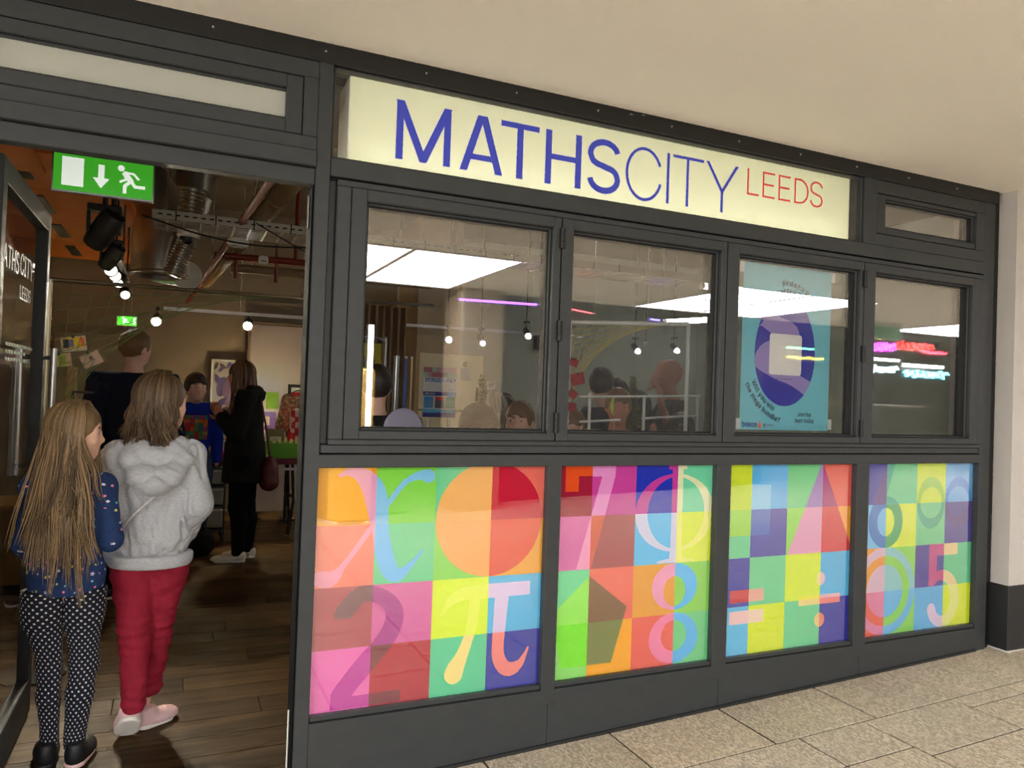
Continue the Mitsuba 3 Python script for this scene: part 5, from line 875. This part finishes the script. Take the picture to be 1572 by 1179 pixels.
k = thing('clothes_rail', 'black upright clothes frame at the right edge of the doorway', 'clothes rail'); add(k, 'frame', cat([bx(.63, .66, 5.28, 5.31, .0, 1.41, .003), bx(1.08, 1.11, 5.28, 5.31, .0, 1.41, .003), bx(.63, 1.11, 5.28, 5.31, 1.38, 1.41, .003)]), 'm_black'); adds(k, 'foot', [bx(x, x + .03, 5.27, 5.55, 0, .025) for x in (.63, 1.08)], 'm_black')
def floral(p, n, uv):
    v = voronoi(p.x * 28 + 9, p.z * 28); a = smoothstep(.35, .2, v[0]); c = mix((.07, .05, .03), (.36, .28, .16), noise(p.x * 40, p.y * 40, p.z * 40)); return c * (1 - a) + mi.Color3f(dr.select(v[2] > .4, .5, .45), dr.select(v[2] > .4, .03, .32), dr.select(v[2] > .4, .04, .18)) * a
mat('m_floral', proc(floral), .8)
def garment(label, x, y_, z0, z1, w_, m1, m2):
    k = thing('jacket', label, 'garment'); add(k, 'hanger', tube(spline([(x - .14, y_, z1 - .05), (x, y_, z1 + .02), (x + .14, y_, z1 - .05)], 5), .006, 6), 'm_black', smooth=True); add(k, 'hook', tube(spline([(x, y_, z1 + .02), (x + .01, y_, z1 + .06), (x + .03, y_, z1 + .07)], 5), .003, 6), 'm_steel')
    add(k, 'body', blob([('c', (x - .11, y_, z1 - .07), .04, (x + .11, y_, z1 - .07), .04), ('e', (x, y_, (z0 + z1) / 2), (w_, .055, (z1 - z0) / 2)), ('c', (x - .12, y_, z1 - .08), .045, (x - w_ - .02, y_ - .02, z0 + .12), .04)], .013, .04, cuts=[((0, 0, z0 + .02), (0, 0, -1))], fold=fold_fn(.012, 16, 3, int(x * 100))), m1, smooth=True)
    if m2: add(k, 'collar', blob([('c', (x - .07, y_, z1 - .035), .035, (x + .07, y_, z1 - .035), .035)], .012, .02, fold=fold_fn(.008, 30, 30, 2)), m2, smooth=True)
garment('red-collared floral jacket hanging on the black clothes frame', .74, 5.30, .86, 1.33, .17, 'm_floral', 'm_red'); garment('red and white skirt-like garment hanging lower in front of the floral jacket', .80, 5.14, .74, 1.20, .13, mat('m_redwhite', proc(lambda p, n, uv: mix((.45, .02, .03), (.6, .5, .45), smoothstep(.5, .6, noise(p.x * 30, p.y * 30, p.z * 18)))), .8), None)
# ---------------------------------------------------------------- string sculpture by the open leaf
mat('m_string', lin(104, 130, 66), .6); mat('m_stringy', lin(176, 164, 96), .6)
def stringart(label, corner, zbot, end, n, m_, postm, r=.0015, extra=()):
    k = thing('string_sculpture', label, 'string sculpture'); c, e = np.array(corner, float), np.array(end, float)
    add(k, 'post', cyl((c[0], c[1], 0), c, .014, 10), postm, smooth=40); add(k, 'rail', cyl(c, e, .010, 10), postm, smooth=40)
    add(k, 'end_post', cyl((e[0], e[1], 0), e, .010, 10), postm, smooth=40); add(k, 'foot', mv(lathe([(0, 0), (.14, 0), (.14, .01), (.02, .02), (0, .02)], 20), c[0], c[1], 0), 'm_black')
    for i in range(1, n + 1):
        t = i / (n + 1); a = np.array([c[0], c[1], c[2] + (zbot - c[2]) * t]); b = c + (e - c) * (1 - t) 
        add(k, 'string', cyl(a, b, r, 4), m_)
    add(k, 'peg', cat([cyl((c[0] - .02, c[1], c[2] + (zbot - c[2]) * i / 12), (c[0] + .02, c[1], c[2] + (zbot - c[2]) * i / 12), .004, 6) for i in range(1, 12)]), 'm_steel', kind='stuff')
    return k
stringart('brass post-and-rail frame strung with green cords beside the open door leaf', (-.965, 1.42, 1.838), .75, (.36, 2.42, 1.965), 14, 'm_string', mat('m_brass', (.62, .52, .34), .3, metallic=1.0))
k = stringart('white post with a fan of yellow strings behind the second window', (1.245, .42, 1.722), 1.17, (1.925, .42, 1.76), 15, 'm_stringy', 'm_white', .0021)
def card(label, x0, x1, z0, z1, y_, a, c1, pics):
    k = thing('hanging_card', label, 'card', None); m_ = 'm_card_%d' % len(counts); mat(m_, lin(*c1), .6); ctr = ((x0 + x1) / 2, y_, (z0 + z1) / 2)
    add(k, 'sheet', rot(bx(x0, x1, y_, y_ + .002, z0, z1), a, (0, -1, 0), ctr), m_)
    for j, (u0, u1, v0, v1, c) in enumerate(pics):
        mm = m_ + 'p%d' % j; mat(mm, lin(*c), .6); add(k, 'print', rot(bx(x0 + (x1 - x0) * u0, x0 + (x1 - x0) * u1, y_ - .0012 - .0004 * j, y_ - .0004 * j, z0 + (z1 - z0) * v0, z0 + (z1 - z0) * v1), a, (0, -1, 0), ctr), mm)
    add(k, 'clip', rot(bx(ctr[0] - .006, ctr[0] + .006, y_ - .004, y_ + .004, z1 - .008, z1 + .008), a, (0, -1, 0), ctr), 'm_black')
card('photo card with a yellow picture clipped to the green strings', -.93, -.822, 1.515, 1.588, 1.60, 9, (216, 200, 176), [(.06, .94, .22, .92, (240, 196, 50)), (.08, .30, .25, .85, (40, 34, 50)), (.3, .5, .3, .8, (130, 130, 160)), (.78, .94, .3, .9, (232, 120, 70))])
card('beige card tilted below the photo card', -.838, -.75, 1.445, 1.512, 1.56, 28, (206, 176, 150), [(.42, .62, .45, .75, (120, 100, 90))])
card('lime card hanging lowest beside the door handle', -.985, -.885, 1.435, 1.50, 1.62, 10, (196, 200, 110), [(.45, .75, .2, .8, (150, 160, 60)), (.8, 1, 0, 1, (206, 176, 150))])
mat('m_yellow', lin(220, 176, 30), .6); mat('m_pine', lin(190, 158, 110), .6)
k = thing('wooden_easel', 'pale wooden A-frame with a black bracket behind the fair-haired girl', 'easel'); add(k, 'leg', tube([(-1.03, 2.6, 0), (-1.00, 2.6, 1.47)], .018, 6), 'm_pine'); add(k, 'leg', tube([(-.99, 2.75, 0), (-.985, 2.65, 1.45)], .018, 6), 'm_pine'); add(k, 'leg', tube([(-.93, 2.6, .9), (-.90, 2.6, 1.25)], .014, 6), 'm_pine'); add(k, 'bracket', cat([bx(-.985, -.87, 2.55, 2.58, 1.295, 1.31), bx(-.985, -.97, 2.55, 2.58, 1.22, 1.30)]), 'm_black'); add(k, 'shelf', bx(-1.06, -.92, 2.5, 2.62, 1.13, 1.15), 'm_pine')
k = thing('yellow_cushion', 'mustard yellow dome resting on the easel shelf', 'cushion'); add(k, 'cover', blob([('e', (-.99, 2.56, 1.185), (.065, .05, .05))], .008, .02, cuts=[((0, 0, 1.151), (0, 0, -1))]), 'm_yellow', smooth=True); add(k, 'piping', mv(lathe([(.06, 0), (.066, .004), (.06, .008)], 24), -.99, 2.56, 1.1515), 'm_yellow')
k = thing('exhibit_panel', 'upright green exhibit panel between the door leaf and the fair-haired girl', 'panel'); add(k, 'board', bx(-1.18, -1.10, 2.50, 2.53, .80, 1.20, .006), 'm_boxgreen'); add(k, 'top_strip', bx(-1.18, -1.10, 2.495, 2.535, 1.20, 1.22), 'm_boxgreen2'); adds(k, 'leg', [bx(x, x + .02, 2.5, 2.53, 0, .80) for x in (-1.175, -1.125)], 'm_black')
k = thing('wooden_pole', 'reddish wooden pole standing at the free edge of the door leaf', 'pole'); add(k, 'pole', cyl((-1.14, 2.62, 0), (-1.148, 2.62, 1.44), .016, 10), mat('m_redwood', lin(150, 92, 64), .5), smooth=40); add(k, 'base', mv(lathe([(0, 0), (.09, 0), (.09, .02), (.02, .03), (0, .03)], 20), -1.14, 2.62, 0), 'm_black')
k = thing('wall_notice', 'small white notice on the wall left of the man in navy', 'notice'); add(k, 'sheet', bx(-1.03, -.93, 6.085, 6.095, 1.50, 1.60), 'm_white'); add(k, 'print', bx(-1.01, -.95, 6.083, 6.085, 1.53, 1.57), 'm_lightgrey')
k = thing('wall_disc', 'dark round fitting on the wall over the small notice', 'wall fitting'); add(k, 'cover', mv(lathe([(0, .02), (.03, .018), (.036, 0)], 20, axis=(0, -1, 0)), -.93, 6.1, 1.66), 'm_black', smooth=40); add(k, 'ring', mv(lathe([(.036, .004), (.042, .004), (.042, 0)], 20, axis=(0, -1, 0)), -.93, 6.1, 1.66), 'm_steel')
dr3 = struct('door_2'); add(dr3, 'leaf', bx(-1.55, -.75, 6.05, 6.1, 0, 1.86, .004), mat('m_taupe', lin(120, 112, 96), .6)); add(dr3, 'handle', cyl((-.82, 6.03, 1.0), (-.82, 6.03, 1.2), .012, 8), 'm_steel')
# ---------------------------------------------------------------- things behind the windows
k = thing('poster', 'tall pale blue poster with a violet banded egg taped inside the third window', 'poster'); PY = .035
add(k, 'sheet', bx(1.931, 2.473, PY + .001, PY + .002, 1.254, 2.021), mat('m_skyblue', lin(126, 200, 214), .7))
eg = Polygon([(2.1915 + (.1835 * math.cos(t)) * (1 - .10 * math.sin(t)) , 1.635 + (.268 if math.sin(t) < 0 else .262) * math.sin(t)) for t in np.linspace(0, 2 * math.pi, 80)])
b1 = Polygon(np.vstack([spline([(2.0, 1.72), (2.043, 1.745), (2.066, 1.80), (2.10, 1.95)], 6), spline([(2.13, 1.96), (2.146, 1.80), (2.178, 1.777), (2.233, 1.760), (2.267, 1.729), (2.275, 1.69), (2.27, 1.62)], 6), [(2.10, 1.64), (2.107, 1.700), (2.043, 1.735)]]))
b2 = Polygon(np.vstack([[(2.10, 1.668)], spline([(2.092, 1.669), (2.045, 1.645), (2.011, 1.60), (2.006, 1.565), (2.030, 1.534), (2.136, 1.492), (2.233, 1.464), (2.33, 1.415)], 6), [(2.375, 1.478), (2.353, 1.487), (2.281, 1.515), (2.12, 1.60)]]))
wc = sbox(2.108, 1.526, 2.278, 1.690).buffer(.014); bands = unary_union([b1, b2]).intersection(eg).difference(wc)
its = [(eg.difference(bands).difference(wc), (82, 80, 176)), (bands, (166, 150, 206)), (wc, (236, 236, 232))]
flatprint(k, 'egg_print', its, PY - .0004, 'm_matprint', label='violet egg with lilac bands and a blank white card')
mat('m_ink', lin(52, 66, 84), .7); mat('m_inkblue', lin(30, 70, 150), .7); mat('m_inkgrey', lin(120, 140, 150), .7); mat('m_inkorange', lin(232, 120, 80), .7)
def glyphs(s, h, at, bold=False, depth=.0003):
    """letters one by one along a curve: at(d) -> (x, z, angle) for the arc length d"""
    out, d_ = [], 0.0
    for i, ch in enumerate(s):
        if ch == ' ': d_ += h * .38; continue
        m = meshkit.text_mesh(ch, h, depth, bold); w_ = m.vertices[:, 0].max(); x, z, a = at(d_ + w_ / 2); v = m.vertices; c, s_ = math.cos(a), math.sin(a); vx = v[:, 0] - w_ / 2
        m.vertices = np.stack([x + vx * c - v[:, 1] * s_, PY - .0005 - v[:, 2], z + vx * s_ + v[:, 1] * c], 1); m.invert(); out.append(m); d_ += w_ + h * .10
    return out
def arc(cx, cz, r, a0, sg=-1): return lambda d_: (cx + r * math.cos(a0 + sg * d_ / r), cz + r * math.sin(a0 + sg * d_ / r), a0 + sg * d_ / r - math.pi / 2 * (-sg) * (1 if sg < 0 else 1))
arc_ = lambda cx, cz, r, a0: (lambda d_: (cx + r * math.cos(a0 - d_ / r), cz + r * math.sin(a0 - d_ / r), a0 - d_ / r - math.pi / 2))
arcup = lambda cx, cz, r, a0: (lambda d_: (cx + r * math.cos(a0 + d_ / r), cz + r * math.sin(a0 + d_ / r), a0 + d_ / r + math.pi / 2))
adds(k, 'letter', glyphs('Breeze Pass', .026, arc_(2.205, 1.77, .163, 1.83), True), 'm_ink'); adds(k, 'letter', glyphs('Easter Egg', .024, arc_(2.205, 1.78, .118, 2.2), True), 'm_ink')
adds(k, 'letter', glyphs('Will you win', .022, arcup(2.27, 1.62, .312, 3.62), True), 'm_ink'); adds(k, 'letter', glyphs('the mega bundle?', .022, arcup(2.27, 1.625, .352, 3.62), True), 'm_ink')
def ptext(s, h, x, z, m_, bold=False, maxw=None): m = text(s, h, x, z, PY - .0008, .0004, bold, maxw=maxw); add(k, 'lettering', m, m_)
ptext('Join the', .021, 2.277, 1.320, 'm_ink', maxw=.085); ptext('hunt today', .021, 2.262, 1.291, 'm_ink', maxw=.118); ptext('breeze', .024, 1.944, 1.268, 'm_inkblue', True, maxw=.088); ptext('Leeds', .012, 2.087, 1.272, 'm_inkgrey', maxw=.045)
add(k, 'logo_flame', upright(extrude(ell(2.048, 1.274, .010, .012).union(Polygon([(2.040, 1.28), (2.048, 1.297), (2.056, 1.28)])), .0004), PY - .0008), 'm_inkorange'); add(k, 'logo_shield', upright(extrude(Polygon([(2.070, 1.284), (2.083, 1.284), (2.083, 1.27), (2.0765, 1.264), (2.070, 1.27)]), .0004), PY - .0008), 'm_inkgrey')
adds(k, 'small_print', [bx(1.956, 2.05 - .006 * j, PY - .0008, PY - .0004, 1.778 - .013 * j, 1.782 - .013 * j) for j in range(2)] + [bx(2.14, 2.24, PY - .0014, PY - .001, 1.493, 1.497)], 'm_inkgrey')
adds(k, 'tape', [bx(x, x + .026, PY, PY + .0006, z, z + .05) for x, z in ((1.908, 1.972), (2.470, 1.972), (1.910, 1.256), (2.470, 1.260))], mat('m_tape', lin(206, 214, 212), .4))
k = thing('poster_stand', 'leaflet-style poster reading WONDERLAND on a thin two-legged stand in the first window', 'sign stand'); QX0, QX1, QZ0, QZ1, QY = 1.232, 1.486, 1.195, 1.561, 2.6
its = []; gq = np.random.default_rng(2)
def R_(u0, v0, u1, v1): return sbox(QX0 + (QX1 - QX0) * u0, QZ0 + (QZ1 - QZ0) * v0, QX0 + (QX1 - QX0) * u1, QZ0 + (QZ1 - QZ0) * v1)
for i in range(8):
    for j in range(2): its.append((R_(i / 8, .80 + .1 * j, (i + 1) / 8, .9 + .1 * j), [(206, 160, 160), (190, 120, 124), (226, 190, 186), (176, 200, 184)][gq.integers(4)]))
badge = ell(QX0 + .215, QZ0 + .175, .030, .030)
its += [(R_(0, .68, 1, .80), (236, 238, 236)), (R_(0, .51, 1, .68), (238, 236, 228)), (R_(0, .43, 1, .51).difference(badge), (70, 66, 140)), (badge, (40, 160, 220)), (R_(0, .16, 1, .43).difference(badge).difference(unary_union([R_(.03, .18, .31, .41), R_(.36, .18, .64, .41), R_(.69, .18, .97, .41)])), (236, 236, 232)),
        (R_(.03, .18, .31, .34), (110, 160, 200)), (R_(.03, .34, .31, .41), (60, 150, 210)), (R_(.36, .18, .64, .34), (110, 110, 124)), (R_(.36, .34, .64, .41), (214, 80, 70)), (R_(.69, .18, .97, .34), (130, 190, 160)), (R_(.69, .34, .97, .41).difference(badge), (60, 170, 120)), (R_(0, .09, 1, .16), (110, 190, 230)), (R_(0, 0, 1, .09), (72, 76, 150))]
flatprint(k, 'print', its, QY - .004, 'm_matprint'); add(k, 'board', bx(QX0, QX1, QY - .003, QY + .006, QZ0, QZ1), 'm_white'); add(k, 'lettering', text('WONDERLAND!', .030, QX0 + .01, QZ0 + .258, QY - .0055, .001, True, maxw=.235), 'm_inkblue'); add(k, 'lettering', text('BOOK NOW', .014, QX0 + .012, QZ0 + .165, QY - .0055, .001, True, maxw=.08), 'm_white')
adds(k, 'leg', [cyl((x, QY + .02, 0), (x, QY + .01, 1.25), .009, 8) for x in (1.28, 1.44)], 'm_steel'); add(k, 'base', bx(1.24, 1.48, 2.5, 2.74, 0, .012), 'm_black')
k = thing('pull_up_banner', 'yellow banner in a rounded tube frame at the far left of the first window', 'banner'); add(k, 'sheet', bx(.80, 1.262, 4.0, 4.004, .35, 1.80), mat('m_bannery', lin(196, 180, 40), .6)); add(k, 'frame', tube(spline([(1.30, 4.0, .0), (1.30, 4.0, 1.70), (1.285, 4.0, 1.82), (1.18, 4.0, 1.85), (.76, 4.0, 1.85)], 6), .014, 8), 'm_steel', smooth=True); add(k, 'lettering', text('City', .085, 1.03, 1.585, 3.997, .001, maxw=.18), 'm_ink'); add(k, 'foot', bx(.75, 1.34, 3.85, 4.15, 0, .02), 'm_steel')
mat('m_bluetube', lin(40, 110, 220), .3)
for lab, x, m_, r in (('wide chrome tube standing behind the first window', 1.405, 'm_chrome', .028), ('slim bright blue tube beside the chrome tube', 1.494, 'm_bluetube', .012), ('thin brass rod to the right of the blue tube', 1.55, 'm_brass', .009)):
    k = thing('display_tube', lab, 'tube'); add(k, 'tube', cyl((x, 4.0, .03), (x, 4.0, 1.68), r, 14), m_, smooth=40); add(k, 'cap', cyl((x, 4.0, 1.68), (x, 4.0, 1.70), r * 1.15, 14), 'm_steel'); add(k, 'base', mv(lathe([(0, 0), (.055 if r > .02 else .04, 0), (.04, .03), (0, .03)], 18), x, 4.0, 0), 'm_black')
k = thing('curtain', 'brown pleated curtain behind the yellow banner', 'curtain'); xs_ = np.linspace(.9, 1.62, 60); ww = Polygon([(x, 4.5 + .03 * math.sin(i * 1.05)) for i, x in enumerate(xs_)] + [(x, 4.506 + .03 * math.sin(i * 1.05)) for i, x in reversed(list(enumerate(xs_)))]); add(k, 'cloth', mv(extrude(ww, 2.1), 0, 0, .1), mat('m_curtain', lin(120, 98, 72), .85), smooth=50); add(k, 'pole', cyl((.6, 4.5, 2.24), (1.9, 4.5, 2.24), .015, 10), 'm_steel'); 
mat('m_screen', lin(120, 140, 130), .6)
k = thing('cream_cabinet', 'tall cream cabinet door with a round hole and grey square, behind the poster stand', 'cabinet'); add(k, 'body', bx(1.93, 2.66, 5.0, 5.15, 0, 1.80, .005), 'm_cream'); add(k, 'hole', mv(lathe([(0, .004), (.022, .004), (.026, 0)], 18, axis=(0, -1, 0)), 2.444, 4.999, 1.70), 'm_black'); add(k, 'window', bx(2.40, 2.505, 4.995, 5.0, 1.525, 1.657), 'm_lightgrey'); add(k, 'rail', bx(1.93, 2.66, 4.99, 5.0, 1.18, 1.20), 'm_tanpipe'); add(k, 'handle', bx(2.58, 2.60, 4.97, 5.0, 1.30, 1.45), 'm_black')
k = thing('wall_notice', 'small white notice to the right of the cream cabinet', 'notice'); add(k, 'sheet', bx(3.15, 3.27, 6.085, 6.095, 1.44, 1.55), 'm_white'); adds(k, 'print_line', [bx(3.17, 3.25, 6.083, 6.085, 1.52 - .018 * j, 1.526 - .018 * j) for j in range(4)], 'm_ink')
mat('m_leaf', proc(lambda p, n, uv: mix((.05, .09, .02), (.17, .20, .05), noise(p.x * 120, p.y * 120, p.z * 120))), .8); mat('m_bark', lin(86, 64, 44), .8)
def conifer(label, x, y_, ztop, h, r, seed):
    g = np.random.default_rng(seed); k = thing('potted_tree', label, 'tree'); vs, fs, o = [], [], 0
    for i in range(620):
        t = g.uniform() ** .8; z = ztop - h * t; a = g.uniform(0, 6.283); rr = r * (t * .9 + .08) * g.uniform(.3, 1); c = np.array([x + rr * math.cos(a), y_ + rr * math.sin(a), z]); d_ = np.array([math.cos(a), math.sin(a), .9 * g.uniform(.2, 1.2)]); d_ /= np.linalg.norm(d_); s_ = np.cross(d_, [0, 0, 1]); s_ /= np.linalg.norm(s_); L_ = .022; w_ = .006
        vs += [c - s_ * w_, c + s_ * w_, c + d_ * L_, c + np.cross(s_, d_) * w_]; fs += [[o, o + 1, o + 2], [o + 1, o + 3, o + 2], [o + 3, o, o + 2]]; o += 4
    add(k, 'foliage', trimesh.Trimesh(vs, fs, process=False), 'm_leaf', kind='stuff'); add(k, 'trunk', cyl((x, y_, .1), (x, y_, ztop - h * .2), .010, 8), 'm_bark'); add(k, 'pot', mv(lathe([(0, 0), (.08, 0), (.11, .18), (.10, .18), (.09, .15), (0, .15)], 20), x, y_, 0), 'm_brown', smooth=40)
conifer('narrow ragged little conifer behind the first window', 1.055, 1.0, 1.475, .42, .045, 1); conifer('small pointed conifer beside the bald man', 1.975, .98, 1.50, .30, .055, 2)
k = thing('barrier_rail', 'white two-bar barrier crossing low behind the second window', 'barrier'); add(k, 'top_bar', cyl((1.417, .60, 1.378), (2.153, .60, 1.405), .006, 8), 'm_white'); add(k, 'lower_bar', cyl((1.43, .62, 1.253), (1.667, .62, 1.267), .006, 8), 'm_white'); add(k, 'lower_bar', cyl((1.80, .62, 1.277), (2.16, .62, 1.300), .006, 8), 'm_white'); adds(k, 'post', [cyl((x, .62, 0), (x, .62, 1.40), .008, 8) for x in (1.485, 1.81, 2.15)], 'm_white')
for i, (x, z, a, s_) in enumerate(((1.268, 1.535, 20, .022), (1.292, 1.46, -15, .034), (1.268, 1.39, 40, .022), (1.262, 1.33, 10, .024))):
    k = thing('red_tag', ['topmost small red tag', 'largest red tag', 'tilted red tag below the largest', 'lowest red tag'][i] + ' on the yellow string fan', 'tag'); sh = rot(bx(x - s_, x + s_, .40, .403, z - s_ * .8, z + s_ * .8), a, (0, 1, 0), (x, .40, z)); add(k, 'card', sh, 'm_redtag' if 'm_redtag' in scene else mat('m_redtag', lin(150, 24, 34), .7)); add(k, 'clip', bx(x - .005, x + .005, .396, .406, z + s_ * .55, z + s_ * .85), 'm_black')
k = thing('paper_mask', 'bright yellow-green paper mask beside the auburn-haired woman', 'mask'); mk = unary_union([ell(1.735, 1.335, .028, .052), Polygon([(1.715, 1.37), (1.76, 1.40), (1.79, 1.375), (1.755, 1.34)])]).difference(ell(1.748, 1.345, .009, .008)); add(k, 'sheet', upright(extrude(mk, .003), .78), mat('m_limey', lin(206, 220, 96), .7)); add(k, 'stick', cyl((1.735, .785, 1.05), (1.735, .785, 1.30), .004, 6), 'm_pine')
k = thing('round_chair', 'pale lilac round-backed chair low in the first window', 'chair'); add(k, 'backrest', mv(lathe([(0, .012), (.085, .012), (.095, 0), (.085, -.012), (0, -.012)], 28, axis=(0, 1, 0)), .575, .78, 1.20), mat('m_lilac', lin(176, 170, 196), .6), smooth=40); add(k, 'seat', bx(.48, .67, .80, 1.0, .78, .81, .01), 'm_lilac'); adds(k, 'leg', [cyl((x, y_, 0), (x, y_, .78), .010, 8) for x in (.49, .66) for y_ in (.81, .99)] , 'm_steel'); add(k, 'back_post', cyl((.575, .79, .80), (.575, .79, 1.14), .010, 8), 'm_steel')
k = thing('light_box', 'tall narrow white light panel at the left edge of the first window', 'light panel'); add(k, 'panel', bx(.35, .372, .58, .60, 1.0, 1.66), 'm_white', emit=[1.1, 1.15, 1.15]); add(k, 'stand', bx(.34, .382, .57, .61, 0, 1.0), 'm_white')
k = thing('wall_speaker', 'dark box loudspeaker high on the wall over the small pointed conifer', 'loudspeaker'); add(k, 'cabinet', bx(3.78, 3.92, 5.95, 6.09, 1.98, 2.16, .006), 'm_black'); add(k, 'grille', bx(3.79, 3.91, 5.945, 5.95, 1.99, 2.15), 'm_frame_dark')
k = thing('drop_light', 'hanging lamp cord and small white rose seen beside the bald man', 'pendant'); add(k, 'cord', cyl((3.15, 2.6, 1.86), (3.15, 2.6, 3.3), .004, 6), 'm_black'); add(k, 'rose', trimesh.creation.icosphere(1, .018).apply_translation((3.15, 2.6, 1.85)), 'm_white')

k = thing('display_plinth', 'low tan wooden plinth seen through the glass of the open door leaf', 'plinth'); add(k, 'carcass', bx(-1.75, -1.22, 3.1, 3.6, .03, .52, .004), 'm_pine'); add(k, 'top', bx(-1.77, -1.20, 3.08, 3.62, .52, .545, .004), 'm_pine'); add(k, 'kick', bx(-1.72, -1.25, 3.13, 3.58, 0, .03), 'm_black')
for base, grp in (('graphic_panel', 'printed panels under the windows'), ('ceiling_light', 'light panels in the arcade ceiling'), ('neon_sign', 'neon signs across the arcade'), ('spot_lamp', 'spot lamps in the shop'), ('tube_light', 'line and tube lights'), ('red_tag', 'red tags on the string fan'), ('hanging_card', 'cards hung on the green strings'), ('display_tube', 'upright display tubes'), ('moving_head_light', 'black stage lights'), ('smoke_detector', 'smoke detectors')):
    for q in labels:
        if '__' not in q and (q == base or (q.startswith(base + '_') and q[len(base) + 1:].isdigit())): labels[q].setdefault('group', grp)
